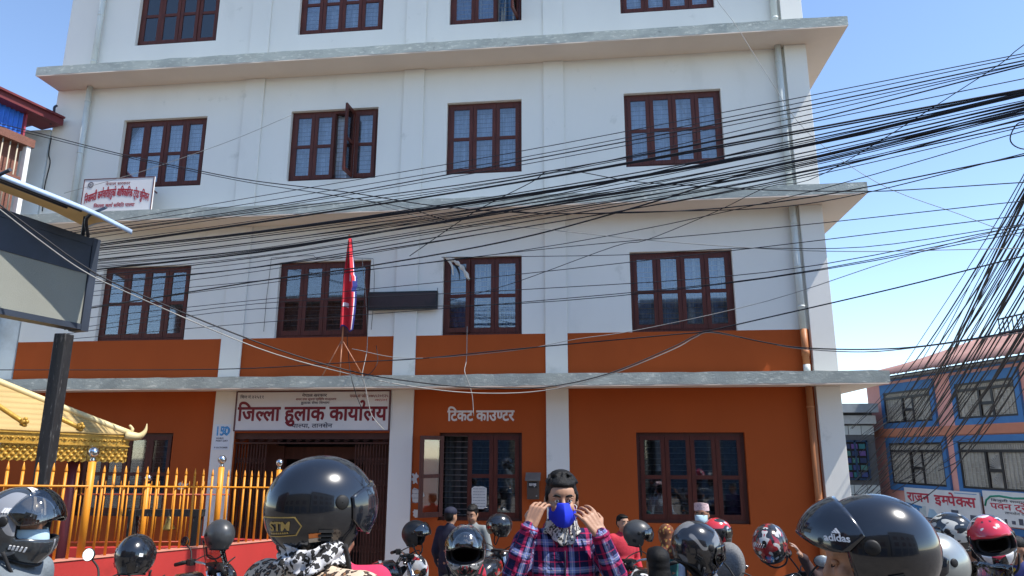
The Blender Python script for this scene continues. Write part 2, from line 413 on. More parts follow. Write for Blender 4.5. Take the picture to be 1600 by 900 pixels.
# entrance: lintel, inner frame and folding lattice gate ------------
M_gate = M('gate_brown', (.07,.027,.02), .5, .2, 4, metal=.2)
M_paint_gold = M('varnished_panel', (.30,.2,.09), .5, .3, 3)
MB().box(-5.83, -3.23, .03, .10, 2.10, 2.199).box(-5.83, -3.23, .02, .09, 2.025, 2.05).build('gate_track', M_gate, PO)
sc_ = MB()
for i in range(16):
    cx = -5.72+i*.16
    sc_.tube([(cx+.055*math.cos(t)*math.exp(-.09*t), .045, 2.075+.02*math.sin(t)*math.exp(-.09*t)) for t in np.linspace(0, 11, 22)], .005, 4)
sc_.build('scroll_work', M_gate, PO)
mb = MB().box(-5.2, -3.75, .55, .62, 1.78, 1.98)
for x in (-5.25, -3.72): mb.box(x-.06, x+.06, .5, .64, -.35, 2.0)
mb.box(-5.83, -5.31, .5, .54, -.35, 2.3).box(-3.66, -3.23, .5, .54, -.35, 2.3)
mb.build('door_frame', M_brown, PO)
MB().box(-4.6, -3.78, .64, .67, 1.80, 1.95).build('transom_panel', M_paint_gold, PO)
def lattice(x0, x1):
    root = None; n = max(3, int((x1-x0)/.048)); st = (x1-x0)/n
    for i in range(n+1):
        x = x0+i*st
        o = MB().box(x-.008, x+.008, .045, .065, -.34, 2.02).build('gate_bar', M_gate, root or PO)
    cb = MB()
    for i in range(n):
        for k in range(7):
            z = -.3+k*.33; x = x0+i*st
            cb.bar((x, .05, z), (x+st, .05, z+.16), .01, .006); cb.bar((x, .06, z+.16), (x+st, .06, z), .01, .006)
    cb.build('gate_lattice', M_gate, PO)['kind'] = 'stuff'
lattice(-5.80, -5.30); lattice(-3.80, -3.26)

# wall-mounted things -----------------------------------------------
M_signw = M('sign_white', (.70,.68,.67), .55, .05, 2, c2=(.5,.47,.45), thr=(.66,.85,3))
M_maroon = M('letter_maroon', (.20,.012,.02), .5, .05, 3); M_red = M('letter_red', (.42,.03,.04), .5, .05, 3)
M_ink = M('letter_ink', (.03,.025,.05), .6, .05, 3); M_wletter = M('letter_white', (.72,.66,.62), .6, .1, 3)
M_frame = M('sign_frame', (.13,.05,.05), .5, .1, 3)
sx0, sx1, sz0, sz1 = -5.83, -3.235, 2.225, 2.862
SB = empty('signboard', ((sx0+sx1)/2, -.05, sz0), 'white signboard with big maroon lettering above the lattice gate', 'signboard')
MB().box(sx0, sx1, -.05, -.002, sz0, sz1).build('board', M_signw, SB, bevel=.004)
mb = MB()
for a in ((sx0-.004, sx0+.02, sz0, sz1), (sx1-.02, sx1+.004, sz0, sz1), (sx0+.02, sx1-.02, sz0-.004, sz0+.016), (sx0+.02, sx1-.02, sz1-.014, sz1+.003)): mb.box(a[0], a[1], -.058, -.046, a[2], a[3])
mb.build('board_frame', M_frame, SB)
def st(name, s, x, z, w, h, mat, par, y=-.05, bold=.012): return sign_text(name, s, (x, y, z), (1,0,0), (0,0,1), w, h, mat, par, bold)
st('big_lettering', 'िज<लला हुलाक काया^लय', sx0+.05, sz0+.17, 2.50, .205, M_maroon, SB, bold=.030)
st('small_lettering', 'पा<लपा, तानसेन', sx0+.98, sz0+.055, .68, .058, M_ink, SB, bold=.014)
st('small_lettering', 'िचन नं.३२५११', sx0+.07, sz0+.525, .40, .042, M_ink, SB, bold=.01)
st('small_lettering', 'नेपाल सरकार', sx0+1.12, sz0+.545, .42, .042, M_ink, SB, bold=.008)
st('small_lettering', 'स<चार तथा सूचना प्रिविध म<नत्रालय', sx0+1.02, sz0+.49, .68, .030, M_maroon, SB, bold=.012)
st('small_lettering', 'हुलाक सेवा िवभाग', sx0+1.11, sz0+.43, .48, .034, M_ink, SB, bold=.01)
st('small_lettering', 'प<याक्स फोन:०७५५२०१३५', sx0+1.92, sz0+.53, .64, .042, M_maroon, SB, bold=.012)
st('small_lettering', '०७५५२०१', sx0+2.34, sz0+.47, .2, .034, M_red, SB, bold=.01)
TL = tag(st('painted_lettering', 'िटकट काउ<णटर', -2.31, 2.385, 1.06, .15, M_wletter, None, y=0, bold=.03), 'white painted lettering above the ticket window on the orange wall', 'lettering')

UB = empty('signboard', (-8.2, -.42, 5.9), 'white board with arched red lettering standing on the slab below a window', 'signboard')
uy = -.42; ux0, ux1, uz0, uz1 = atY(129,300,uy).x, atY(239,300,uy).x, 5.90, atY(185,278,uy).z
MB().box(ux0, ux1, uy, uy+.03, uz0, uz1).build('board', M_signw, UB, bevel=.003)
mb = MB()
for a in ((ux0, ux0+.015, uz0, uz1), (ux1-.015, ux1, uz0, uz1), (ux0+.015, ux1-.015, uz0, uz0+.015), (ux0+.015, ux1-.015, uz1-.015, uz1)): mb.box(a[0], a[1], uy-.006, uy+.002, a[2], a[3])
for x in (ux0+.2, ux1-.2): mb.bar((x, uy+.03, uz1-.1), (x, -.02, uz1-.15), .02)
mb.build('board_frame', M_frame, UB)
def arch(L, sag): return lambda u, v: (u, v*(1) + sag*(1-((u-L/2)/(L/2))**2))
sign_text('arched_lettering', 'िनजामती कम^चारीहरुको आिधकािरक ट्रेड युिनयन', (ux0+.06, uy, uz0+.20), (1,0,0), (0,0,1), ux1-ux0-.12, .13, M_red, UB, .022, .005, arch(ux1-ux0-.12, .12))
st('small_lettering', 'नेपाल सरकार', ux0+.42, uz1-.13, .46, .045, M_maroon, UB, y=uy, bold=.012)
st('small_lettering', 'िज<लला काय^ सिमित पा<लपा', ux0+.25, uz0+.12, .76, .055, M_red, UB, y=uy, bold=.014)
em = MB(); ec = (ux0+.14, uy-.005, uz1-.11)
em.lathe([(.035,0), (.055,0)], 20, ec, axis='y').lathe([(.0001,-.001), (.012,-.001)], 10, ec, axis='y')
for k in range(7): em.bar((ec[0]+.018*math.cos(k*.9), uy-.006, ec[2]+.018*math.sin(k*.9)), (ec[0]+.03*math.cos(k*.9+.4), uy-.006, ec[2]+.03*math.sin(k*.9+.4)), .006, .002)
em.build('emblem', M('emblem_grey', (.14,.13,.16), .6), UB)

LD = empty('display_board', (-3.08, -.06, 4.16), 'narrow black electronic display board on the white wall between windows', 'display board')
MB().box(-3.66, -2.50, -.13, -.05, 4.17, 4.47).build('casing', M('black_metal', (.02,.02,.02), .5, .2, 5), LD, bevel=.006)
MB().box(-3.63, -2.53, -.135, -.128, 4.20, 4.44).build('screen', M('dead_screen', (.045,.022,.02), .35, .5, 3, c2=(.02,.012,.012), thr=(.45,.65,1)), LD)
mb = MB()
for x in (-3.4, -2.75): mb.box(x-.02, x+.02, -.05, -.001, 4.2, 4.44)
mb.tube([(-2.505,-.1,4.44), (-2.505,-.1,4.52)], .008, 6).build('bracket', M_steel, LD)

PS = empty('poster', (-6.02, -.04, 1.93), 'small white and blue anniversary poster pasted on the white pilaster', 'poster')
MB().box(-6.165, -5.885, -.041, -.037, 1.93, 2.335).build('sheet', M('poster_paper', (.72,.76,.8), .5, .04, 5), PS)
M_pb = M('poster_blue', (.07,.30,.60), .5, .4, 30)
V, Fc, wd = writing('150', .03); MB().add([(-6.145+a/wd*.24, -.043, 2.16+b*.2) for a, b, _ in V], Fc).build('numerals', M_pb, PS)
mb = MB().lathe([(.05,0), (.066,0)], 22, (-5.955, -.0435, 2.235), axis='y')
for k in range(9): mb.lathe([(.0001,0), (.006+.008*(k % 3),0)], 8, (-5.955+.05*math.cos(k*.7), -.0438, 2.235+.05*math.sin(k*.7)), axis='y')
mb.build('emblem', M_pb, PS)
for i, (t, z, h, x) in enumerate((('WORLD', 2.10, .026, -6.12), ('POST DAY', 2.06, .026, -6.12), ('9 OCTOBER 2024'[:9], 1.955, .022, -6.14))):
    V, Fc, wd = writing(t, .02); MB().add([(x+a/wd*min(.24, .026*len(t)), -.0435, z+b*h/.7) for a, b, _ in V], Fc).build('small_lettering', M_ink, PS)

LB = empty('letter_box', (-.955, -.1, 1.2), 'small grey metal letter box with sloping lid on the orange wall', 'letter box')
M_lbx = M('letterbox_metal', (.10,.075,.06), .5, .2, 8, metal=.3)
MB().box(-1.045, -.865, -.11, -.001, 1.21, 1.50).build('body', M_lbx, LB, bevel=.006)
MB().prism([(-.14, 1.50), (0, 1.60), (0, 1.58), (-.14, 1.48)], -1.07, -.84, 0, Matrix(((0,1,0,0),(1,0,0,0),(0,0,1,0),(0,0,0,1)))).build('lid', M('letterbox_lid', (.17,.15,.13), .5, .2, 8), LB, fixn=True)
MB().box(-1.02, -.89, -.114, -.108, 1.38, 1.46).build('name_plate', M('plate_dark', (.02,.02,.02), .5), LB)
V, Fc, wd = writing('प<तर म<जूषा', .03); MB().add([(-1.01+a/wd*.11, -.1165, 1.405+b*.055) for a, b, _ in V], Fc).build('small_lettering', M_wletter, LB)
mb = MB().lathe([(.0001,0), (.012,0), (.012,.008)], 10, (-.9, -.12, 1.26), axis='y').build('lock', M_steel, LB)

# notices pasted left of the ticket window, and on its pane
M_paper = M('old_paper', (.62,.60,.56), .8, .12, 6, c2=(.45,.42,.38), thr=(.6,.75,3))
def scrap(x, z, w, h, label, lines=0, jag=.3, y=-.006):
    n = 18; pts = []
    for k in range(n):
        a = 2*math.pi*k/n; rr = 1-random.random()*jag; q = max(abs(math.cos(a)), abs(math.sin(a)))
        pts.append((x+w/2*math.cos(a)/q*rr, z+h/2*math.sin(a)/q*rr))
    e = empty('paper_notice', (x, y, z-h/2), label, 'notice')
    MB().prism(pts, y, y+.003).build('sheet', M_paper, e, fixn=True)
    if lines:
        mb = MB()
        for i in range(lines):
            zz = z+h*.38-i*h*.76/max(1, lines-1); xx = x-w*.4
            while xx < x+w*.36:
                ww = random.uniform(.015, .05); mb.box(xx, min(xx+ww, x+w*.4), y-.002, y-.0005, zz-.004, zz+.004); xx += ww+.008
        mb.build('print', M('faded_ink', (.2,.2,.22), .8), e)
scrap(-2.80, 1.50, .16, .20, 'torn paper remains on the orange wall, topmost beside the open sash', 0, .75)
scrap(-2.755, 1.24, .22, .26, 'torn white notice with a blue box beside the open sash', 4, .35)
scrap(-2.78, .98, .10, .14, 'smallest torn paper scrap low beside the open sash', 0, .5)
scrap(-1.80, 1.22, .24, .34, 'printed notice taped inside the ticket window pane', 7, .06, y=.052)
scrap(-6.62, 1.36, .22, .14, 'torn white paper on the orange wall behind the yellow fence', 0, .7)
# ================================================================== left neighbour
M_lw = M('bluish_limewash', (.66,.70,.70), .9, .06, 1.2, .2, 60, c2=(.5,.52,.5), thr=(.52,.75,1.6), c3=(.2,.2,.19), thr3=(.72,.8,3))
M_mar = M('maroon_paint', (.16,.03,.035), .5, .15, 4); M_rwood = M('weathered_wood', (.20,.085,.06), .7, .25, 6, stretch=(1,8,8))
M_bluet = M('blue_sheet', (.03,.16,.62), .4, .2, 4)
LN = empty('neighbour_house', (-11.5, -.4, -.5), 'narrow house with blue corrugated balcony screen and maroon eave behind the billboard', 'house')
def lvl(px, py, z):
    v = (px-800)/FPX*_r + (450-py)/FPX*_u + _f
    return CAM+v*((z-CAM.z)/v.z)
Pr = atY(84, 194, -.03); Pl = lvl(0, 156, Pr.z); nd = Pl-Pr; nd.z = 0; nd.normalize(); nn_ = Vector((nd.y, -nd.x, 0)); nn_ = -nn_ if nn_.dot(CAM-Pr) < 0 else nn_
def Q(px, py, o=0):
    v = (px-800)/FPX*_r + (450-py)/FPX*_u + _f; p0 = Pr+nn_*o; return CAM+v*((p0-CAM).dot(nn_)/v.dot(nn_))
def qbox(name, px0, px1, z0, z1, o0, o1, mat, extend=0):
    a_, b_ = Q(px0, 200), Q(px1, 200); s0, s1 = (a_-Pr).dot(nd)+extend, (b_-Pr).dot(nd)
    T = Matrix(((nd.x, nn_.x, 0, Pr.x), (nd.y, nn_.y, 0, Pr.y), (0, 0, 1, 0), (0, 0, 0, 1))); return MB().box(min(s0, s1), max(s0, s1), o0, o1, z0, z1, 0, T).build(name, mat, LN, fixn=True)
zE = Pr.z; zS1, zS0 = Q(15,170).z, Q(15,207).z; zB = Q(20,212).z; zR0 = Q(20,290).z
MB().box(-12.4, -9.965, -.02, 8, -.5, zE-.1).build('wall', M_lw, LN)
MB().box(-14, -10.35, -.9, -.04, 2.5, 5.3).build('front_wall', M_lw, LN); MB().box(-14, -10.352, -.905, -.88, 3.05, 3.9).build('painted_band', M_orange, LN)
qbox('eave', 0, 83, zE-.07, zE+.05, -.3, .25, M_mar, 3); qbox('roof', 0, 82, zE+.052, zE+.09, -3, .3, M_mar, 3)
T_ = Matrix(((nd.x, nn_.x, 0, Pr.x), (nd.y, nn_.y, 0, Pr.y), (0, 0, 1, 0), (0, 0, 0, 1))); sb0 = (Q(33,190)-Pr).dot(nd)
MB().sheet(lambda u, v: T_ @ Vector((sb0+3*u, .02+.02*math.cos(u*2*math.pi*36), zS0-.1+(zE-.06-zS0+.1)*v)), 36*6, 1).build('corrugated_screen', M_bluet, LN)
qbox('screen_post', 32, 35, zS0-.1, zE-.07, .0, .09, M('red_post', (.35,.05,.08), .5)); qbox('balcony_floor', 0, 52, zB-.12, zB+.03, -.3, .12, M_rwood, 3)
qbox('corner_post', 41, 48, zR0-.6, zB-.121, .0, .1, M('white_post', (.75,.74,.72), .7)); qbox('balcony_board', 0, 41, zR0-.6, zB-.121, -.12, -.06, M_rwood, 3)
for i in range(12):
    p = T_ @ Vector((sb0+.02+i*.13, .05, 0)); MB().tube([(p.x,p.y,zR0-.6), (p.x,p.y,zB-.122)], .012, 6).build('baluster', M('brass_bar', (.46,.40,.30), .5, .1, 4), LN)
qbox('hand_rail', 0, 41, zR0+.12, zR0+.17, .0, .07, M_rwood, 3)
MB().tube(spline([Q(79,194,.1), Q(84,180,.1), Q(85,168,.1), Q(89,165,.1)], 5), .022, 6).build('gutter_hook', M('dark_navy', (.03,.035,.06), .6), LN)
MB().tube(spline([atY(x, y, -.03) for x, y in ((80,215), (76,240), (78,255), (70,290), (66,330))], 5), .010, 5).build('wall_cable', M_dark, LN)

# ================================================================== billboard on the black pole
M_pole = M('black_pole_paint', (.022,.022,.024), .55, .3, 4, .2, 40, c2=(.13,.13,.13), thr=(.58,.72,3), stretch=(3,3,.7))
M_scr = M('screen_mesh', (.27,.275,.235), .6, .05, 2, .6, 220); M_navy = M('navy_casing_and_shade', (.035,.045,.065), .5, .2, 3)
A = at(132, 516, 7.7); zb = A.z; zt = at(143, 366, 7.7).z; Bp = lvl(0, 491, zb)
dv = (Bp-A); dv.z = 0; dv.normalize(); nv = Vector((dv.y, -dv.x, 0))
if nv.dot(CAM-A) < 0: nv = -nv
LBL = 3.6
BB = empty('billboard', (at(100, 700, 7.95).x, at(100, 700, 7.95).y, -.3), 'large grey display screen under a curved roof on a black pole', 'billboard')
def bx(mb, s0, s1, n0, n1, z0, z1):
    T = Matrix(((dv.x, nv.x, 0, A.x), (dv.y, nv.y, 0, A.y), (0, 0, 1, 0), (0, 0, 0, 1)))
    return mb.box(s0, s1, n0, n1, z0, z1, 0, T)
bx(MB(), .05, LBL, -.14, -.006, zb+.05, zt-.05).build('screen', M_scr, BB, fixn=True)
bx(MB(), .06, LBL, -.02, .004, zt-.40, zt-.08).build('painted_roof_shadow', M_navy, BB, fixn=True)  # navy strip painted in place of the roof's shadow on the screen
mb = MB(); bx(mb, 0, LBL, -.16, .012, zt-.08, zt); bx(mb, 0, LBL, -.16, .012, zb, zb+.06); bx(mb, -.035, .06, -.16, .016, zb-.012, zt+.012)
bx(mb, .06, LBL, -.165, -.15, zb+.06, zt-.08)
mb.build('casing', M_navy, BB, fixn=True)
pb = at(101, 520, 7.95)
MB().box(pb.x-.07, pb.x+.07, pb.y-.07, pb.y+.07, -.3, zb-.001).build('pole', M_pole, BB, bevel=.012)
MB().box(pb.x-.2, pb.x+.2, pb.y-.2, pb.y+.2, -.34, -.28).build('base_plate', M_pole, BB)
E1 = at(207, 354, 7.62); ze = E1.z; E0 = at(0, 272, 6.62); slo = (E0.z-E1.z)/(Vector((E0.x-E1.x, E0.y-E1.y, 0)).length); ed = Vector((E0.x-E1.x, E0.y-E1.y, 0)).normalized(); en = Vector((ed.y, -ed.x, 0)); en = -en if en.dot(CAM-A) > 0 else en
def roofp(u, v, dz=0):
    p = E1+ed*(u*4.2)+en*(v*.95); return Vector((p.x, p.y, ze+slo*u*4.2+.22*math.sin(v*1.9)+dz-(.05*(1-u*10) if u < .1 else 0)))
MB().sheet(lambda u, v: roofp(u, v), 24, 12).build('roof_sheet', M('zinc_blue_white', (.40,.52,.70), .35, .06, 2, metal=.15), BB, solid=.012)
MB().sheet(lambda u, v: roofp(u*.985+.01, v*.97+.02, -.02), 24, 12).build('roof_lining', M('tan_lining', (.55,.42,.22), .8, .2, 2), BB)
MB().sheet(lambda u, v: roofp(u, -.004, .012)+Vector((0,0,-.05*v)), 24, 1).build('roof_edge', MATS['zinc_blue_white'], BB, solid=.008)
for s in (.12, 1.2, 2.3, 3.4):
    q = A+dv*s; mb = MB()
    mb.tube([Vector((q.x, q.y, zt-.02))-nv*.08, Vector((q.x, q.y, zt+.34))-nv*.08], .02, 6)
    mb.tube(spline([Vector((q.x, q.y, zt+.01))+nv*.0-dv*0, Vector((q.x, q.y, zt+.17))+nv*.12+dv*.15, Vector((q.x, q.y, zt+.24))+nv*.42+dv*.2], 6), .018, 6)
    mb.build('roof_brace', M_navy, BB)
mb = MB()
for v in (.25, .6): mb.tube([roofp(u/10, v, -.05) for u in range(1, 11)], .02, 6)
mb.build('roof_purlins', M_navy, BB)

# ================================================================== yellow shrine pavilion
M_cream = M('cream_yellow', (.50,.36,.16), .6, .06, 3, .1, 60, c2=(.48,.33,.13), thr=(.6,.8,2)); M_gold = M('gold_paint', (.52,.30,.05), .42, .15, 12, .5, 45, metal=.25)
M_ygold = M('pale_gold_ridge', (.68,.55,.28), .5, .08, 3)
C = at(203, 680, 9.25); L0 = at(0, 671, 8.35); ev = (L0-C).normalized(); eh = Vector((ev.x, ev.y, 0)).normalized(); en2 = Vector((-eh.y, eh.x, 0)); en2 = -en2 if en2.y < 0 else en2
SH = empty('shrine_pavilion', (C.x-2, C.y+.6, -.4), 'cream and gold pagoda roof pavilion with fringed eave behind the yellow fence', 'pavilion')
W_, DP = 4.6, 1.7
FL = C+ev*W_; BR = C+en2*DP; BL = FL+en2*DP
AP = at(-190, 527, 9.3); AP = Vector((AP.x, (C+en2*DP*.55).y+.0, AP.z))
AP = (C+FL)/2+en2*DP*.5; AP.z = C.z+1.02
def curve(a, b, n=14, sag=.02):
    return [a.lerp(b, i/n)-Vector((0, 0, sag*math.sin(math.pi*i/n))) for i in range(n+1)]
def roofface(a, b, nm):
    ca, cb_ = curve(a, AP), curve(b, AP); mb = MB()
    for i in range(14): mb.quad(ca[i], cb_[i], cb_[i+1], ca[i+1])
    for f in range(len(mb.sm)): mb.sm[f] = True
    return mb.build(nm, M_cream, SH, solid=.03)
for a, b in ((C, FL), (C, BR), (BR, BL), (FL, BL)): roofface(a, b, 'roof_panel')
for cc in (C, FL, BR): 
    pts = curve(cc, AP); MB().tube([p+Vector((0,0,.02)) for p in pts], .042, 8).build('hip_ridge', M_ygold, SH)
d0 = (C-AP); d0.z = 0; d0.normalize()
horn = spline([C-d0*.05+Vector((0,0,0)), C+d0*.1+Vector((0,0,-.015)), C+d0*.17+Vector((0,0,.05)), C+d0*.185+Vector((0,0,.15))], 5)
MB().tube(horn, [.068-.064*i/(len(horn)-1) for i in range(len(horn))], 8).build('ridge_horn', M_ygold, SH)
mb = MB().tube(spline([C+Vector((0,0,.02)), C+d0*.02+Vector((0,0,.08)), C-d0*.02+Vector((0,0,.13))], 4), [.022]*5+[.016]*3+[.01], 6)
mb.build('finial', M_ygold, SH)
for f0, f1, t0 in ((.11, .22, .03), (.235, .50, .06), (.40, .6, .03)):                      # raised ribs on the roof with leaf ends
    a = C.lerp(FL, f0); e = AP
    pts = [a.lerp(e, t0+t*f1) - Vector((0,0,.02*math.sin(math.pi*(t0+t*f1))-.03)) for t in np.linspace(0, 1, 10)]
    rb = MB().tube(pts, .03, 6).build('roof_rib', M_gold, SH)
    mb = MB()
    for k in range(5):
        an = k*1.25; mb.ball(pts[0]+Vector((.035*math.cos(an), -.02, .02+.035*math.sin(an))), .026, 8)
    mb.ball(pts[0]+Vector((0,-.03,.02)), .03, 8).build('rib_ornament', M_gold, rb)
for (a, b) in ((C, FL), (C, BR)):                                          # fascia and hanging fringe plates
    dd = (b-a); ln = dd.length; dd = dd/ln; nn = dd.cross(Vector((0,0,1))); nn = -nn if nn.dot(en2 if a is C and b is FL else -eh) > 0 and b is FL else nn
    if b is BR: nn = -eh
    up = Vector((0,0,1))
    def fp(s, z, o): return a+dd*s+up*z+nn*o
    mb = MB()
    mb.add([fp(0,-.01,0), fp(ln,-.01,0), fp(ln,-.15,0), fp(0,-.15,0), fp(0,-.01,-.05), fp(ln,-.01,-.05), fp(ln,-.15,-.05), fp(0,-.15,-.05)], [(0,1,2,3),(7,6,5,4),(0,4,5,1),(3,2,6,7),(0,3,7,4),(1,5,6,2)])
    fa = mb.build('fascia', M_gold, SH, fixn=True)
    mb = MB()
    for z in (-.02, -.145): mb.bar(fp(0,z,.008), fp(ln,z,.008), .02, .014)
    k = 0.06
    while k < ln-.05:
        mb.ball(fp(k, -.082, .004), .022, 8, sc=(1,1,.7)); mb.tube([fp(k+.03,-.10,.004), fp(k+.05,-.07,.004), fp(k+.075,-.10,.004)], .006, 4); k += .11
    mb.build('fascia_scrolls', M_gold, fa)
    np_ = int(ln/.42)
    for i in range(np_):                                                  # fringe: pressed plates with scales and a wavy lower edge
        s0, s1 = i*ln/np_+.004, (i+1)*ln/np_-.004; n = 12; vs = []; mb = MB()
        top = [fp(s0+(s1-s0)*t/n, -.155, -.02) for t in range(n+1)]
        bot = [fp(s0+(s1-s0)*t/n, -.335-.02*abs(math.sin(t*math.pi/2)), -.02) for t in range(n+1)]
        for t in range(n): mb.quad(top[t], top[t+1], bot[t+1], bot[t])
        for r_ in range(4):
            for q in range(6):
                s = s0+(s1-s0)*(q+.5*(r_ % 2)+.3)/6.2
                if s > s1-.015: continue
                mb.ball(fp(s, -.19-.042*r_, -.02), .026, 8, sc=(1,1,.85))
        mb.build('fringe_plate', M_gold, SH)
for f in (.12, .5): 
    p = C.lerp(FL, f)+en2*.25; MB().tube([(p.x,p.y,-.4), (p.x,p.y,C.z-.05)], .07, 10).build('post', M_mar, SH)
pw = MB(); p, q = C.lerp(FL, .36)+en2*1.3, FL+en2*1.3
pw.add([Vector((p.x,p.y,-.4)), Vector((q.x,q.y,-.4)), Vector((q.x,q.y,C.z-.3)), Vector((p.x,p.y,C.z-.3))], [(0,1,2,3)]).build('back_wall', M('deep_maroon', (.06,.012,.015), .7), SH, solid=.05)

# ================================================================== yellow fence on the red wall
M_yel = M('yellow_fence_paint', (.72,.27,.02), .45, .1, 6, c2=(.62,.24,.04), thr=(.6,.75,4)); M_redw = M('red_wall_paint', (.46,.035,.03), .7, .1, 2, .2, 60, c2=(.36,.03,.025), thr=(.5,.75,2), c3=(.55,.2,.15), thr3=(.74,.84,4))
M_coping = M('coping', (.50,.20,.14), .8, .15, 4); M_chrome = M('chrome_ball', (.7,.7,.7), .12, .02, 4, metal=1)
W0, W1 = at(-70, 890, 5.95), at(432, 842, 9.75)
fd = W1-W0; FLN = fd.length; fdn = fd/FLN; fhz = Vector((fdn.x, fdn.y, 0)).normalized(); fn = Vector((fhz.y, -fhz.x, 0)); fn = -fn if fn.dot(CAM-W0) < 0 else fn
FE = empty('yellow_fence', (W0.lerp(W1, .5).x, W0.lerp(W1, .5).y, -.3), 'yellow spiked picket fence with steel ball posts on a low red wall', 'fence')
def fpnt(s, z, o=0): return W0+fdn*s+Vector((0,0,z))+fn*o
def wallbox(p0, p1, n, th, ztop, zbot, nm, mat, par):
    vs = [p0+n*th/2, p1+n*th/2, p1-n*th/2, p0-n*th/2]
    mb = MB().add([v+Vector((0,0,ztop)) for v in vs]+[Vector((v.x, v.y, zbot if zbot is not None else v.z-.013)) for v in vs], [(0,1,2,3),(7,6,5,4),(0,4,5,1),(1,5,6,2),(2,6,7,3),(3,7,4,0)])
    return mb.build(nm, mat, par, fixn=True, bevel=.008)
wallbox(fpnt(0,0), fpnt(FLN,0), fn, .16, -.014, -.6, 'red_wall', M_redw, FE)
wallbox(fpnt(0,0), fpnt(FLN+.005,0), fn, .18, 0, None, 'coping', M_coping, FE)
e2 = fpnt(FLN, 0)-fn*1.35
wallbox(fpnt(FLN-.08,0)-fn*.09, e2-fhz*.08, fhz, .16, -.012, -.6, 'red_wall', M_redw, FE)
PH, zr = .90, .68
pk = MB().tube([(0,0,0), (0,0,PH-.09)], .0135, 6).tube([(0,0,PH-.09), (0,0,PH-.07), (0,0,PH-.005)], [.0135,.015,.002], 6).mesh('picket', M_yel)
npk = 29; posts = {8, 21, 29}
for i in range(npk+1):
    s = FLN*(i+.25)/(npk+.6); b = fpnt(s, 0)
    if i in posts:
        mb = MB().tube([b, b+Vector((0,0,PH+.02))], .036, 12); po = mb.build('fence_post', M_yel, FE)
        MB().ball(b+Vector((0,0,PH+.115)), .052, 14).lathe([(.02,0), (.028,.015), (.02,.03), (.024,.045)], 12, b+Vector((0,0,PH+.02))).build('steel_ball', M_chrome, po)
    else:
        o = bpy.data.objects.new('picket', pk); col.objects.link(o); o.parent = FE; o.location = b-FE.location; o.rotation_euler = (random.uniform(-.01,.01), random.uniform(-.012,.012), random.random())
for z in (zr,): MB().tube([fpnt(.02, z, .016), fpnt(FLN-.02, z, .016)], .011, 6).build('rail', M_yel, FE)
# far side of the enclosure
G0, G1 = at(60, 848, 9.9), at(352, 846, 10.25); gd = (G1-G0); GL = gd.length; gd = gd/GL
FB = empty('yellow_fence', (G0.lerp(G1,.5).x, G0.lerp(G1,.5).y, -.4), 'thin yellow picket fence at the rear of the shrine yard against the orange wall', 'fence')
pk2 = MB().tube([(0,0,0), (0,0,.76)], .010, 5).tube([(0,0,.76), (0,0,.84)], [.010,.002], 5).mesh('picket', M_yel)
for i in range(24):
    o = bpy.data.objects.new('picket', pk2); col.objects.link(o); o.parent = FB; o.location = G0+gd*GL*(i+.5)/24-FB.location
    if i == 12:
        b = G0+gd*GL*(i+1)/24; po = MB().tube([b-Vector((0,0,.3)), b+Vector((0,0,.8))], .035, 10).build('fence_post', M_yel, FB); MB().ball(b+Vector((0,0,.88)), .05, 12).build('steel_ball', M_chrome, po)
for z in (.0, .65): MB().tube([G0+Vector((0,0,z)), G1+Vector((0,0,z))], .012, 6).build('rail', M('rail_red', (.40,.07,.03), .5), FB)
gn = Vector((gd.y, -gd.x, 0)).normalized()
wallbox(G0-Vector((0,0,.06)), G1-Vector((0,0,.06)), gn, .14, 0, -.6, 'red_wall', M_redw, FB)
# bell frame
BF = at(255, 860, 9.6); zf = at(255, 797, 9.6).z
BE = empty('bell_stand', (BF.x, BF.y, -.4), 'black bell frame with chains and a small brass bell behind the yellow fence', 'bell stand')
h1, h2 = at(206, 830, 9.6), at(307, 830, 9.6)
for h in (h1, h2): MB().box(h.x-.05, h.x+.05, h.y-.05, h.y+.05, -.4, zf).build('post', M_pole, BE, bevel=.006)
mb = MB().bar((h1.x-.08,h1.y,zf-.04), (h2.x+.08,h2.y,zf-.04), .09, .09); mb.build('beam', M_pole, BE)
for px, zl in ((219, .42), (298, .52), (264, .12)):
    b = at(px, 800, 9.6); mb = MB(); z = zf-.09
    while z > zf-.09-zl: mb.lathe([(.016,-.004), (.02,0), (.016,.004)], 8, (b.x, b.y, z), axis='x' if int(z*100) % 2 else 'y'); z -= .032
    mb.build('chain', M_pole, BE)
b = at(264, 822, 9.6)
MB().lathe([(.012,.15), (.03,.14), (.045,.09), (.055,.03), (.085,-.03), (.088,-.045), (.075,-.04), (.04,.05), (.001,.1)], 18, b).ball(b+Vector((0,0,-.05)), .018, 8).build('bell', M('brass', (.48,.30,.08), .3, .2, 6, metal=.9), BE)

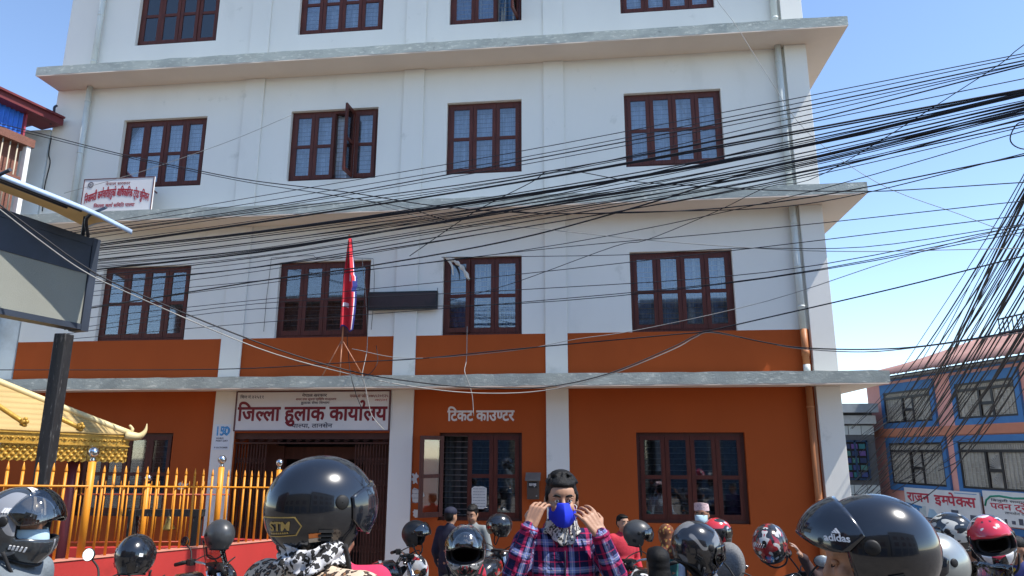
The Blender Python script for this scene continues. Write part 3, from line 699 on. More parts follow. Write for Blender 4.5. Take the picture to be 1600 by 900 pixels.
# ================================================================== flag on the first-floor slab
FP = atY(531, 585, -.5); FT = atY(542, 380, -.5)
FG = empty('flag', (FP.x, FP.y, 3.05), 'crimson flag with blue and white border hanging limp on a thin pole', 'flag')
M_rust = M('rusty_pole', (.42,.18,.10), .6, .2, 8)
MB().tube([(FP.x,FP.y,3.05), (FP.x+.03,FP.y,5.30)], .013, 8).ball((FP.x+.03,FP.y,5.33), .022, 8).build('pole', M_rust, FG)
for dx, dy in ((-.33,.1), (.34,.12), (.02,-.07)): MB().tube([(FP.x+dx,FP.y+dy,3.055), (FP.x+.005,FP.y,3.62)], .009, 6).build('stay', M_rust, FG)
M_flag = M('flag_crimson', (.62,.03,.045), .8, .2, 6); M_flagw = M('flag_white', (.75,.72,.75), .8); M_flagb = M('flag_navy', (.02,.03,.18), .8)
def ff(u, v):
    z = 3.78+1.50*v; wv = .08+.15*(1-v)**.7*(1 if v > .47 else 1.0)+(.02 if .45 < v < .6 else 0)
    a = FP.x+.012+.014*v
    fold = .05*math.sin(u*9+v*3)
    return Vector((a+(u*wv)*(1.0)-.045*(1-v)+.03*math.sin(v*5)*u, FP.y-.02-fold-.03*u, z+.05*math.sin(u*6)*(1-v)))
fm = MB().sheet(ff, 24, 60)
for i in range(len(fm.f)):
    u, v = (i % 24)/24, (i//24)/60
    fm.m[i] = 2 if (u > .90 or v < .012 or (u > .72 and .4 < v < .52)) else (1 if (.50 < v < .60 and .30 < u < .62 and not (.54 < v < .565 and .4 < u < .5)) or (.86 < u <= .90) or (.20 < v < .26 and .1 < u < .4) else 0)
fm.build('cloth', [M_flag, M_flagw, M_flagb], FG, solid=.003)
# rag on the window corner + loose fairy-light cord round the window
rg = [atY(698,402,-.06), atY(710,408,-.1), atY(722,418,-.1), atY(733,437,-.1)]
e = empty('white_rag', rg[0], 'dirty white cloth rag caught on a cable at the window corner', 'rag')
mb = MB().tube(spline(rg, 6), [.03+.012*math.sin(i*1.7) for i in range(19)], 7); mb.tube(spline([rg[0], atY(706,415,-.1), atY(708,430,-.1)], 6), [.03-.002*i for i in range(13)], 6)
mb.build('cloth', M('rag_white', (.6,.56,.5), .9, .2, 12), e)
pts = [atY(x, y, -.03) for x, y in ((412,518), (416,470), (421,430), (424,403), (450,401), (490,399), (494,404), (530,402), (583,404), (585,430), (584,470), (580,515))]
tag(MB().tube(pts, .004, 4).build('cord', M_dark), 'thin dark cord of fairy lights looped around the window behind the flag', 'cord')

# ================================================================== pink and blue building down the lane
M_pink = M('pink_plaster', (.70,.33,.28), .85, .06, 1.5, .1, 60, c2=(.62,.28,.24), thr=(.55,.8,2)); M_blue = M('blue_plaster', (.06,.17,.37), .8, .08, 1.5, c2=(.08,.22,.42), thr=(.55,.8,2)); M_orb = M('coral_band', (.52,.20,.12), .85, .06, 2)
M_roofr = M('rusty_red_sheet', (.36,.20,.165), .7, .12, 2, c2=(.32,.15,.13), thr=(.5,.75,2)); M_grl = M('grille_cream', (.50,.46,.40), .6, .1, 3); M_blk = M('black_frame', (.02,.016,.015), .5)
PL = at(1364, 700, 27); PR = at(1600, 700, 20.3); pd = PR-PL; pd.z = 0; pd.normalize(); pn = Vector((pd.y, -pd.x, 0)); pn = -pn if pn.dot(CAM-PL) < 0 else pn
def pk_(px, py):
    v = (px-800)/FPX*_r + (450-py)/FPX*_u + _f; t = (PL-CAM).dot(pn)/v.dot(pn); p = CAM+v*t
    return (p-PL).dot(pd), p.z
def P3(s, z, o=0): q = PL+pd*s+pn*o; return Vector((q.x, q.y, z))
TP = Matrix(((pd.x, pn.x, 0, PL.x), (pd.y, pn.y, 0, PL.y), (0, 0, 1, 0), (0, 0, 0, 1)))
def pbox(mb, s0, s1, o0, o1, z0, z1, mi=0): return mb.box(s0, s1, o0, o1, z0, z1, mi, TP)
ztop = pk_(1400, 590)[1]; SE = 14.5
PB = empty('pink_house', (PL.x+3, PL.y, -3.4), 'pink and bright blue two storey house with rust red corrugated roof', 'house')
pbox(MB(), 0, SE, -7, 0, -3.6, ztop+.1).build('wall', M_pink, PB, fixn=True)
zb1 = pk_(1480, 672)[1]
pbox(MB(), -.02, SE, 0, .10, zb1-.16, zb1+.13).build('floor_band', M_orb, PB, fixn=True)
zt0 = pk_(1480, 592)[1]
pbox(MB(), 0, SE, 0, .05, zt0+.18, ztop+.09).build('top_band', M_blue, PB, fixn=True)
wins = []
for q in (((1384,616), (1456,606), (1387,664), (1460,658)), ((1495,600), (1587,587), (1500,655), (1594,646)), ((1387,697), (1474,691), (1392,760), (1479,762)), ((1500,690), (1610,683), (1508,762), (1616,762))):
    c = [pk_(*p) for p in q]; wins.append(((c[0][0]+c[2][0])/2, (c[1][0]+c[3][0])/2, (c[2][1]+c[3][1])/2, (c[0][1]+c[1][1])/2))
s0 = wins[0]; wins[2] = (s0[0], s0[1]+.25, wins[2][2], wins[2][3])
zz = [((wins[0][2]+wins[1][2])/2, (wins[0][3]+wins[1][3])/2), ((wins[2][2]+wins[3][2])/2, (wins[2][3]+wins[3][3])/2)]
wins = [(w_[0], w_[1], *zz[i//2]) for i, w_ in enumerate(wins)]
wins += [(w_[0]+5.6, w_[1]+5.6, w_[2], w_[3]) for w_ in (wins[1], wins[3])]
for i, (a, b, z0, z1) in enumerate(wins):
    mb = MB(); t = .17
    pbox(mb, a-t, b+t, .002, .09, z1, z1+t+(.12 if i in (0,1,4) else .02)); pbox(mb, a-t, b+t, .002, .09, z0-t-.05, z0); pbox(mb, a-t, a, .002, .088, z0, z1); pbox(mb, b, b+t, .002, .088, z0, z1)
    mb.build('window_surround', M_blue, PB, fixn=True)
    mb = MB(); f = .06
    pbox(mb, a, b, .003, .07, z1-f, z1); pbox(mb, a, b, .003, .07, z0, z0+f); pbox(mb, a, a+f, .003, .069, z0, z1); pbox(mb, b-f, b, .003, .069, z0, z1)
    m1, m2 = a+(b-a)*.40, a+(b-a)*.62; zc = z1-(z1-z0)*.2
    for m_ in (m1, m2): pbox(mb, m_-.04, m_+.04, .003, .068, z0, zc)
    pbox(mb, a, b, .003, .068, zc-.04, zc+.04)
    wo = mb.build('window', M_blk, PB, fixn=True)
    pbox(MB(), a+f, b-f, .001, .006, z0+f, z1-f).build('shade_inside', M('window_dark_cloth', (.36,.33,.28), .8, .3, 2, c2=(.08,.08,.08), thr=(.60,.66,.6)), wo, fixn=True)
    g = MB()                                                              # grilles: offset squares, and a fringe along the top
    k = a+f
    while k < b-f: g.bar(P3(k, zc+.05, .03), P3(k, z1-f-.03, .03), .035, .01); k += .085
    for (u0, u1) in ((a+f, m1-.04), (m2+.04, b-f)):
        nx = int((u1-u0)/.14); nz = int((zc-z0)/.17)
        for ix in range(nx+1): g.bar(P3(u0+(u1-u0)*ix/nx, z0+f, .03), P3(u0+(u1-u0)*ix/nx, zc-.04, .03), .022, .01)
        for ix in range(nx):
            for iz in range(nz):
                z_ = z0+f+(zc-z0-.1)*(iz+(.5 if ix % 2 else .15))/nz; g.bar(P3(u0+(u1-u0)*ix/nx, z_, .032), P3(u0+(u1-u0)*(ix+1)/nx, z_, .032), .02, .01)
    g.build('grille', M_grl, wo)
    fan = MB(); mz = (z0+zc)/2
    for base in (z0+f+.02, mz+.04):
        hh = (zc-z0)/2-.14
        for t_ in np.linspace(.08, 1.52, 9): fan.bar(P3(m2-.07, base, .035), P3(m2-.07-min((m2-m1-.14), hh*1.2)*math.cos(t_), base+hh*math.sin(t_), .035), .03, .008)
    fan.build('sunburst_grille', M_grl, wo)
    mb = MB(); pbox(mb, m1, m2, .02, .05, mz-.05, mz+.05); mb.build('sash_rail', M_blk, wo, fixn=True)
# roof: corrugated sheet rising from the eave
rl = MB(); n = 150
za = ztop+.05
for i in range(n+1):
    pass
def rf(u, v):
    s = -.7+(SE+.7)*u; q = P3(s, 0, .75-4.6*v); hip = max(0, 1-(s+.7)/2.2)
    return Vector((q.x, q.y, za+(1.5*v)*(1-.55*hip*v)+.03*math.sin(u*2*math.pi*75)))
rl.sheet(rf, 600, 3).build('roof', M_roofr, PB, solid=.03)
pbox(MB(), -.6, SE, .02, .45, za-.12, za-.06).build('eave_lining', M('eave_grey', (.25,.25,.24), .8), PB, fixn=True)
mb = MB(); s0, s1 = 3.0, SE; zr_ = za+1.42
for z_ in (zr_+.05, zr_+.55): mb.bar(P3(s0, z_, -3.4), P3(s1, z_, -3.4), .05, .05)
k = s0
while k < s1: mb.bar(P3(k, zr_-.1, -3.4), P3(k, zr_+.55, -3.4), .03, .03); k += .2
mb.build('roof_railing', M_blk, PB)
zs = pk_(1480, 828)[1]
pbox(MB(), 0, SE, .0, .5, zs-.12, zs+.12).build('shop_beam', M_mar, PB, fixn=True); pbox(MB(), 0, SE, .002, .06, zs+.12, zs+.32).build('shop_band', M_blue, PB, fixn=True)
pbox(MB(), .3, SE, .0, .03, -3.3, zs-.12).build('shop_shutter', M('shutter_grey', (.16,.16,.15), .6, .2, 3, stretch=(1,1,9)), PB, fixn=True)
def psign(q, label, fill):
    c = [pk_(*p) for p in q]; a, b = (c[0][0]+c[2][0])/2, (c[1][0]+c[3][0])/2; z0, z1 = (c[2][1]+c[3][1])/2, (c[0][1]+c[1][1])/2
    p = P3(a, z0, .15); e = empty('shop_sign', p, label, 'shop sign')
    mb = pbox(MB(), a, b, .10, .15, z0, z1); mb.build('board', M_signw, e, fixn=True); fill(e, a, b, z0, z1)
def txt(e, s, a, z, w_, h, mat, bold=.02): return sign_text('lettering', s, P3(a, z, .15), pd, (0,0,1), w_, h, mat, e, bold, .008)
M_srd = M('sign_crimson', (.50,.03,.06), .5); M_sbl = M('sign_blue', (.05,.2,.45), .5, .3, 8); M_sgr = M('sign_green', (.03,.28,.18), .5)
def f1(e, a, b, z0, z1):
    w_ = b-a; h = z1-z0
    txt(e, 'राजन', a+w_*.04, z0+h*.56, w_*.32, h*.27, M_srd, .03); txt(e, 'इ<मपे<कस', a+w_*.43, z0+h*.54, w_*.52, h*.27, M_srd, .03)
    mb = MB(); pbox(mb, a+w_*.70, a+w_*.97, .151, .155, z0+h*.925, z0+h*.945); mb.build('print_line', M_sbl, e)
    mb = MB(); pbox(mb, a+.03, a+w_*.2, .151, .155, z0+.06, z0+h*.4); mb.add([P3(a+.02, z0+h*.5, .157), P3(a+w_*.24, z0+h*.4, .157), P3(a+w_*.24, z0+h*.34, .157), P3(a+.02, z0+h*.38, .157)], [(0,1,2,3)]); mb.build('shop_picture', M_sbl, e)
    mb = MB()
    for k in range(5): pbox(mb, a+.06+k*.11, a+.12+k*.11, .156, .159, z0+.09, z0+h*.34)
    pbox(mb, a+w_*.2, a+w_*.29, .151, .156, z0+.1, z0+h*.42); mb.build('picture_light_parts', M('sign_pale', (.5,.55,.55), .5), e)
    mb = MB()
    for x, ww, hh in ((.5,.1,.2), (.63,.09,.32), (.86,.12,.22)): pbox(mb, a+w_*x, a+w_*(x+ww), .151, .156, z0+.08, z0+h*(.08+hh))
    pbox(mb, a+.02, b-.02, .151, .154, z0+.02, z0+.07); mb.build('product_pictures', M('sign_dark', (.07,.07,.1), .5, .5, 6), e)
    mb = MB().add([P3(a+w_*.3, z0+.07, .153), P3(a+w_*.48, z0+.07, .153), P3(a+w_*.4, z0+h*.34, .153), P3(a+w_*.34, z0+h*.36, .153)], [(0,1,2,3)]); mb.build('picture_pale', M('sign_paleblue', (.35,.5,.62), .5), e)
def f2(e, a, b, z0, z1):
    w_ = b-a; h = z1-z0
    mb = MB().tube([P3(a+w_*x, z0+h*y, .152) for x, y in ((.02,.55), (.05,.72), (.12,.84), (.25,.87), (.45,.83), (.7,.87), (.98,.85))], .03, 6); mb.build('green_swoosh', M_sgr, e)
    txt(e, 'पवन ट्रेड<स', a+w_*.1, z0+h*.48, w_*.7, h*.16, M_srd, .02)
    txt(e, 'िबजुली सामान', a+w_*.12, z0+h*.7, w_*.5, h*.06, M_ink, .01); txt(e, 'तानसेन पा<लपा', a+w_*.3, z0+h*.36, w_*.4, h*.06, M_ink, .01)
    mb = MB()
    for k in range(8): pbox(mb, a+w_*(.08+k*.1), a+w_*(.08+k*.1+random.uniform(.03, .08)), .151, .156, z0+h*.08, z0+h*random.uniform(.16, .3))
    mb.build('product_pictures', MATS['sign_dark'], e)['kind'] = 'stuff'
psign(((1422,765), (1540,766), (1421,812), (1539,816)), 'white shop sign with two red words on the pink house', f1)
psign(((1545,770), (1660,770), (1546,822), (1660,828)), 'white shop sign with a green swoosh on the pink house', f2)

# ================================================================== grey tiled house at the lane corner
M_tile = M('pale_tile', (.55,.58,.54), .35, .12, 1.5, c2=(.42,.45,.42), thr=(.5,.75,2)); M_grout = M('grout', (.12,.12,.12), .9)
GH = empty('grey_house', (7.4, 17, -3.5), 'pale grey tiled house seen between the post office and the pink house', 'house')
gx0, gx1 = 4.9, atY(1372, 720, 16.5).x; zr0 = atY(1340, 645, 16.5).z
MB().box(gx0, gx1, 16.6, 24, -3.6, zr0).build('wall', M_grout, GH)
MB().box(gx0, gx1+.1, 16.2, 24, zr0, zr0+.32).build('roof_slab', M('grey_parapet', (.30,.33,.34), .8, .15, 3), GH)
MB().box(gx0, gx1+.05, 16.4, 16.62, zr0-.4, zr0-.1).build('cornice', M('cornice_cream', (.5,.5,.46), .8), GH)
wx0, wx1 = atY(1317,720,16.6).x, atY(1357,720,16.6).x; wz1, wz0 = atY(1340,688,16.6).z, atY(1340,750,16.6).z
tme = MB().box(.012, .438, -.03, 0, .012, .338).mesh('tile', M_tile); z = zr0-.45; 
while z > -3.4:
    x = gx1-.44; z -= .35
    while x > gx0:
        if not (x+.44 > wx0 and x < wx1 and z+.35 > wz0 and z < wz1):
            o = bpy.data.objects.new('tile', tme); col.objects.link(o); o.parent = GH; o.location = Vector((x, 16.6+random.uniform(0,.008), z))-GH.location
        x -= .45
MB().box(wx0, wx1, 16.5, 16.61, wz0, wz0+.06).box(wx0, wx1, 16.5, 16.61, wz1-.06, wz1).box(wx0, wx0+.05, 16.5, 16.61, wz0, wz1).box(wx1-.05, wx1, 16.5, 16.61, wz0, wz1).box((wx0+wx1)/2-.03, (wx0+wx1)/2+.03, 16.5, 16.61, wz0, wz1).build('window_frame', M('navy_frame', (.02,.05,.1), .5), GH)
MB().box(wx0, wx1, 16.57, 16.60, wz0, wz1).build('window_back', M_dark, GH)
for i in range(5):
    for j in range(3):
        cc = [(.25,.14,.45), (.05,.3,.32), (.08,.12,.35), (.12,.35,.3), (.05,.08,.2)][(i+j) % 5]
        MB().box(wx0+.06+j*(wx1-wx0-.1)/3, wx0+.01+(j+1)*(wx1-wx0-.1)/3, 16.53, 16.57, wz0+.1+i*(wz1-wz0-.15)/5, wz0+.02+(i+1)*(wz1-wz0-.15)/5).build('display_box', M('goods%d' % ((i+j) % 5), tuple(.5*v for v in cc), .5), GH)

# ================================================================== overhead cables
M_cab = M('cable_black', (.014,.014,.018), .6, .2, 4); M_cabg = M('cable_grey', (.30,.29,.27), .55, .2, 3)
def dA(px): return 9.4-(px-145)/1455*3.6
def cable(pts, r, label, group, mat=None, dep=dA, ext=True, n=5):
    pts = list(pts)
    if ext:
        (xa, ya), (xb, yb) = pts[0], pts[1]
        if xa > 20 and xa <= 420: k = (yb-ya)/(xb-xa); pts = [(100, ya-k*(xa-100))]+pts if xa > 110 else pts
        (xa, ya), (xb, yb) = pts[-2], pts[-1]
        if xb >= 1590: k = (yb-ya)/(xb-xa); pts.append((1765, yb+k*(1765-xb)*.9))
    P = spline([at(x, y, dep(x)) for x, y in pts], n)
    if n > 6:
        P = [p+Vector((0, 0, .004*math.sin(i*.9))) for i, p in enumerate(P)]
    return tag(MB().tube(P, r, 5).build('overhead_cable', mat or M_cab), label, 'cable', group)
GA = 'overhead cables in front of the facade'; LA = 'black overhead cable in the bundle rising across the facade to the street pole'
LAB = ['thin '+LA, 'medium '+LA, 'thick '+LA]
rows5 = [(352,308,238,163,83,1), (356,316,250,172,89,1), (360,326,256,178,95,2), (364,328,259,185,98,1), (366,330,278,201,103,2), (370,335,281,193,101,1),
 (384,347,285,214,141,3), (390,362,307,238,147,3), (399,370,317,228,143,2), (405,378,322,250,160,2), (410,382,328,256,165,1), (413,389,322,262,168,1),
 (420,393,331,266,172,2), (425,400,336,273,178,1), (445,416,350,281,193,2), (455,423,357,288,198,1), (388,363,302,231,147,2), (406,379,318,240,158,1), (432,402,343,270,176,2), (418,396,326,259,163,2),
 (462,438,393,317,205,1), (480,446,395,356,313,1), (497,470,430,384,336,1), (508,476,452,426,352,1), (515,482,476,434,363,1), (528,505,474,433,358,1)]
rows5 += [tuple((rows5[q][c]+rows5[q+1][c])/2+random.uniform(-3,3) for c in range(5))+(random.choice((1,1,2)),) for q in range(5, 20, 2)]
for i, r in enumerate(rows5):
    j = lambda: random.uniform(-1.5, 1.5)
    cable([(145, r[0]+j()), (400, r[1]+j()), (800, r[2]+j()), (1200, r[3]+j()), (1600, r[4]+j())], (.0044, .0066, .0098)[r[5]-1], LAB[r[5]-1], GA)
    if r[5] == 3: cable([(145, r[0]+2), (400, r[1]+2+j()), (800, r[2]+2), (1200, r[3]+1.5+j()), (1600, r[4]+2)], .008, LAB[1], GA)
cable([(145,481), (400,440), (575,416), (800,375), (1000,322), (1200,262), (1600,176)], .009, 'thick black cable crossing the top of the flag and rising to the street pole', GA)
cable([(-30,578), (340,577), (550,566), (660,560), (800,546), (1050,523), (1100,518), (1200,496), (1400,450), (1600,400)], .0065, 'black cable running along the orange band and rising past the drainpipe', GA)
S1 = [(-30,298), (60,365), (130,415), (200,452), (400,534), (540,578), (650,597), (750,606), (850,605), (950,584), (1050,543), (1085,525), (1112,518), (1190,534), (1250,543), (1350,546), (1450,540), (1600,516)]
dS = lambda px: 6.6+(px+30)/1130*2.6 if px < 1100 else 9.2-(px-1100)/500*2.4
cable(S1, .008, 'black cable sagging from the billboard down across the entrance slab', 'sagging cable pair', dep=dS)
cable([(x, y+(7 if x < 900 else 2)+2*math.sin(x*.02)) for x, y in S1], .006, 'pale grey cable twisted along the sagging black one', 'sagging cable pair', M_cabg, dep=dS)
cable([(-30,186), (60,208), (190,241), (317,268), (400,283), (540,300), (700,324), (900,334), (1200,318), (1600,243)], .0065, 'black cable dropping from the maroon eave across the upper windows', GA)
cable([(-30,190), (60,212), (190,244), (317,271), (400,287), (500,302), (620,322), (700,345)], .005, 'thinner black cable ending at the ledge below the upper windows', GA, ext=False)
cable([(100,302), (180,280), (240,262), (360,220), (455,180)], .004, 'thin grey line tied to the left side of an upper window', GA, M_cabg, ext=False, dep=lambda x: 10.5)
cable([(1100,-40), (1120,0), (1150,40), (1200,120), (1260,205), (1370,285), (1500,335), (1600,372)], .004, 'thin pale wire falling from the top floor past the corner drainpipe', GA, M_cabg, dep=lambda x: 10.5-(x-1100)/500*3)
cable([(640,400), (740,332), (830,285), (855,268), (900,268), (985,283), (1080,290), (1200,297), (1350,299), (1430,296), (1600,285)], .005, 'black cable kinking over the bundle below the three pane window', GA, ext=True)
cable([(700,470), (800,443), (960,385), (1010,375), (1120,330), (1200,292), (1290,270), (1540,115), (1600,70)], .004, 'thin dark wire cutting diagonally across the other cables to the sky', GA)
cable([(560,310), (700,350), (815,355), (1010,375), (1200,389), (1340,393), (1500,390), (1600,388)], .004, 'pale wire crossing flat over the first floor corner window', GA, M_cabg)
cable([(690,402), (800,401), (980,398), (1150,388), (1350,386), (1600,350)], .004, 'thin black wire running level along the first floor window heads', GA)
cable([(800,330), (870,334), (1000,331), (1200,325), (1350,302), (1600,240)], .005, 'black wire lying along the middle slab edge', GA)
cable([(550,545), (640,560), (800,548), (900,530), (1000,515), (1200,470), (1400,405), (1600,350)], .0038, 'thin grey wire over the orange band beside the lettering', GA, M_cabg)
# coil of spare cable near the pole
cc = at(1600, 212, 5.8)
mb = MB(); mb.tube([cc+_r*(.11*math.cos(t)+.01*math.sin(3*t))+_u*(.11*math.sin(t)) for t in np.linspace(0, 12.4, 60)], .005, 5); tag(mb.build('cable_coil', M_cab), 'coil of spare black cable hanging among the wires against the sky', 'cable coil')
# steep bundle running from the street pole down the lane
GB = 'cables running down the lane'
for i in range(44):
    f = (i+random.uniform(-.4, .4))/43
    x45 = 1425+235*f; sl = random.uniform(.60, .72)
    yb_ = random.uniform(660, 800); xb_ = max(1322+random.uniform(0, 40), x45-(yb_-450)*sl)
    xt = 1765; yt = 450-(xt-x45)/sl*random.uniform(.96, 1.02)
    a, b = at(xt, max(-40, yt), 6.2), at(xb_, yb_, random.uniform(19, 24))
    pts = [a.lerp(b, t)-Vector((0, 0, .55*math.sin(math.pi*t)*random.uniform(.7, 1.2) if 0 < t < 1 else 0)) for t in (0, .2, .45, .7, 1)]
    tag(MB().tube(spline(pts, 6), random.choice((.007, .009, .013)), 4).build('overhead_cable', M_cab), 'black cable of the steep bundle running down the side lane', 'cable', GB)
# drop wires from the first floor over the slab to the sign
for pts, lab, mt in (([(566,405), (572,470), (574,540), (566,585), (570,600), (578,640), (585,655), (600,672)], 'white drop wire hanging beside the flag and down over the signboard', M_cabg), ([(542,520), (545,560), (548,585), (556,615), (566,640)], 'thin dark drop wire from the flag foot to the signboard', M_cab), ([(730,510), (729,560), (726,580), (733,600), (738,620), (740,650)], 'white drop wire falling from the middle window past the slab to the ticket lettering', M_cabg), ([(588,540), (590,565), (580,582), (568,588)], 'loop of thin wire against the orange band near the flag stays', M_cab)):
    tag(MB().tube(spline([atY(x, y, -.62 if y > 560 else -.1) for x, y in pts], 5), .006, 5).build('drop_wire', mt), lab, 'wire')
# the pole the cables run to, outside the picture on the right
pp = at(1790, 250, 5.9)
UP = empty('utility_pole', (pp.x, pp.y, .1), 'concrete street pole carrying the cables beside the road', 'pole')
MB().tube([(pp.x,pp.y,0), (pp.x,pp.y,8)], [.16,.11], 12).build('post', M_conc, UP); 
for z in (3.9, 4.5, 5.0): MB().bar((pp.x-.1,pp.y-.7,z), (pp.x-.1,pp.y+.7,z), .07).build('cross_arm', M_steel, UP)
# ================================================================== helmets
def graphic(name, base, cols, scale=9, rough=.18, thr=.5, metal=0, stretch=(1,1,1), seed=0.0):
    """glossy shell paint with hard-edged swooping graphics"""
    if name in MATS: return MATS[name]
    m = bpy.data.materials.new(name); m.use_nodes = True; n = m.node_tree.nodes; l = m.node_tree.links; b = n['Principled BSDF']
    b.inputs['Roughness'].default_value = rough; b.inputs['Coat Weight'].default_value = .8; b.inputs['Coat Roughness'].default_value = .04; b.inputs['Metallic'].default_value = metal
    tc = n.new('ShaderNodeTexCoord'); ab = n.new('ShaderNodeVectorMath'); ab.operation = 'ABSOLUTE'; l.new(tc.outputs['Object'], ab.inputs[0])
    sp = n.new('ShaderNodeSeparateXYZ'); l.new(tc.outputs['Object'], sp.inputs[0]); sa = n.new('ShaderNodeSeparateXYZ'); l.new(ab.outputs[0], sa.inputs[0])
    cb = n.new('ShaderNodeCombineXYZ'); l.new(sp.outputs[0], cb.inputs[0]); l.new(sa.outputs[1], cb.inputs[1]); l.new(sp.outputs[2], cb.inputs[2])
    mp = n.new('ShaderNodeMapping'); mp.inputs['Scale'].default_value = stretch; mp.inputs['Location'].default_value = (seed, seed*.7, seed*1.3); mp.inputs['Rotation'].default_value = (0, .6, .3); l.new(cb.outputs[0], mp.inputs[0])
    prev = None; cur = tuple(base)
    for i, (c, t) in enumerate(cols):
        w_ = n.new('ShaderNodeTexNoise'); w_.inputs['Scale'].default_value = scale*(1+.45*i); w_.inputs['Detail'].default_value = .6; w_.inputs['Distortion'].default_value = 1.1
        ad = n.new('ShaderNodeVectorMath'); ad.inputs[1].default_value = (i*3.7, i*1.9, 0); l.new(mp.outputs[0], ad.inputs[0]); l.new(ad.outputs[0], w_.inputs['Vector'])
        r = n.new('ShaderNodeMapRange'); r.inputs[1].default_value = t; r.inputs[2].default_value = t+.012; l.new(w_.outputs['Fac'], r.inputs[0])
        x = n.new('ShaderNodeMix'); x.data_type = 'RGBA'; l.new(r.outputs[0], x.inputs[0])
        if prev: l.new(prev, x.inputs[6])
        else: x.inputs[6].default_value = (*base, 1)
        x.inputs[7].default_value = (*c, 1); prev = x.outputs[2]
    if prev: l.new(prev, b.inputs['Base Color'])
    else: b.inputs['Base Color'].default_value = (*base, 1)
    MATS[name] = m; return m
M_hblk = M('helmet_gloss_black', (.008,.009,.012), .22, .3, 6, coat=1, c2=(.03,.03,.03), thr=(.62,.8,5)); M_hmat = M('helmet_matte_black', (.018,.019,.021), .42, .2, 5, c2=(.05,.05,.05), thr=(.6,.8,4)); M_hgrey = M('helmet_charcoal', (.05,.053,.056), .38, .2, 5, coat=.2)
M_hsil = M('helmet_silver', (.33,.35,.34), .3, .15, 4, metal=.5, coat=.4)
M_line = M('helmet_lining', (.016,.016,.018), .95, .3, 30); M_rub = M('rubber_trim', (.012,.012,.012), .6); M_strap = M('nylon_strap', (.02,.02,.022), .8)
M_vis = glass('clear_visor', (.72,.70,.66), .10, .04); M_visd = M('smoke_visor', (.010,.012,.017), .16, .2, 5, coat=1, c2=(.03,.035,.045), thr=(.6,.85,6)); M_viss = glass('smoked_visor', (.22,.21,.21), .12, .05)
def hr(az, el, kind, k=1.0):
    """shell point for azimuth (0 = forward) and elevation"""
    a, b, c = .150, .123, .138
    ca, sa, ce, se = math.cos(az), math.sin(az), math.cos(el), math.sin(el)
    r = 1/math.sqrt((ca*ce/a)**2+(sa*ce/b)**2+(se/c)**2)
    if ca < 0: r *= 1+.04*ca*ca*max(0, ce)
    if kind == 'full' and ca > 0:
        q = max(0, min(1, (-el-.12)/.5)); r *= 1+.20*q*ca**1.6
    if el < -.75: r *= 1+.22*(-el-.75)
    return Vector((r*ca*ce, r*sa*ce, r*se))*k
ELB = {'open': -1.02, 'full': -.98}
def shell_mesh(kind, mats, k=1.0, nA=64, nE=30):
    mb = MB(); e0 = ELB[kind]; key = {}
    for j in range(nE+1):
        for i in range(nA):
            az = -math.pi+2*math.pi*i/nA; el = e0+(math.pi/2-.02-e0)*j/nE
            if kind == 'open':                       # the lower edge rises towards the face
                lo = e0+.10*max(0, math.cos(az)); el = lo+(math.pi/2-.02-lo)*j/nE
            key[i, j] = len(mb.v); mb.v.append(tuple(hr(az, el, kind, k)))
    mb.v.append((0, 0, .138*k)); top = len(mb.v)-1
    def gone(az, el):
        a = abs(az)
        if kind == 'open': return a < 1.02-.16*max(0, -el) and el < .30
        return a < 1.05 and -.40+.10*max(0, math.cos(az)) < el < .36-.05*a
    for j in range(nE):
        for i in range(nA):
            az = -math.pi+2*math.pi*(i+.5)/nA; el = e0+(math.pi/2-.02-e0)*(j+.5)/nE
            if gone(az, el): continue
            i2 = (i+1) % nA; mb.f.append((key[i,j], key[i2,j], key[i2,j+1], key[i,j+1])); mb.m.append(0); mb.sm.append(True)
    for i in range(nA): mb.f.append((key[i,nE], key[(i+1) % nA,nE], top)); mb.m.append(0); mb.sm.append(True)
    me = mb.mesh('shell', mats)
    bm = bmesh.new(); bm.from_mesh(me); bmesh.ops.delete(bm, geom=[v for v in bm.verts if not v.link_faces], context='VERTS')
    for _ in range(3):                               # soften the stepped edges of the face opening
        bd = [v for v in bm.verts if v.is_boundary]; new = {}
        for v in bd:
            nb = [e.other_vert(v).co for e in v.link_edges if e.is_boundary]
            if len(nb) == 2: new[v] = v.co*.4+(nb[0]+nb[1])*.3
        for v, c in new.items(): v.co = c
    bm.to_mesh(me); bm.free(); return me
def wrap(V, Fc, kind, az0, el0, w_, k=1.012, rot=0, mirror=1):
    """flat drawing (x to the right seen from outside, y up) laid on the shell; w_ scales units to metres"""
    mb = MB(); pts = []
    for x, y, *_ in V:
        a, b = x*w_, y*w_; a, b = a*math.cos(rot)-b*math.sin(rot), a*math.sin(rot)+b*math.cos(rot)
        pts.append(hr(az0+a/.125/max(.4, math.cos(el0))*mirror, el0+b/.135, kind, k))
    return mb.add(pts, Fc)
def visor_sheet(kind, lift, k=1.035, a=1.25, e0=-.62, e1=.36, nu=28, nv=12, fwd=.0):
    piv = Vector((.012, 0, .018)); T = Matrix.Translation(piv) @ Matrix.Rotation(-lift, 4, 'Y') @ Matrix.Translation(-piv)
    def f(u, v):
        az = -a+2*a*u; el = e0+(e1-e0)*v; t = abs(az)/a
        el = el*(1-.55*t**4)+.05*t**4
        p = hr(az, el, 'open', k); p.x += fwd*math.cos(az)**2*(1-v)
        return T @ p
    return MB().sheet(f, nu, nv)
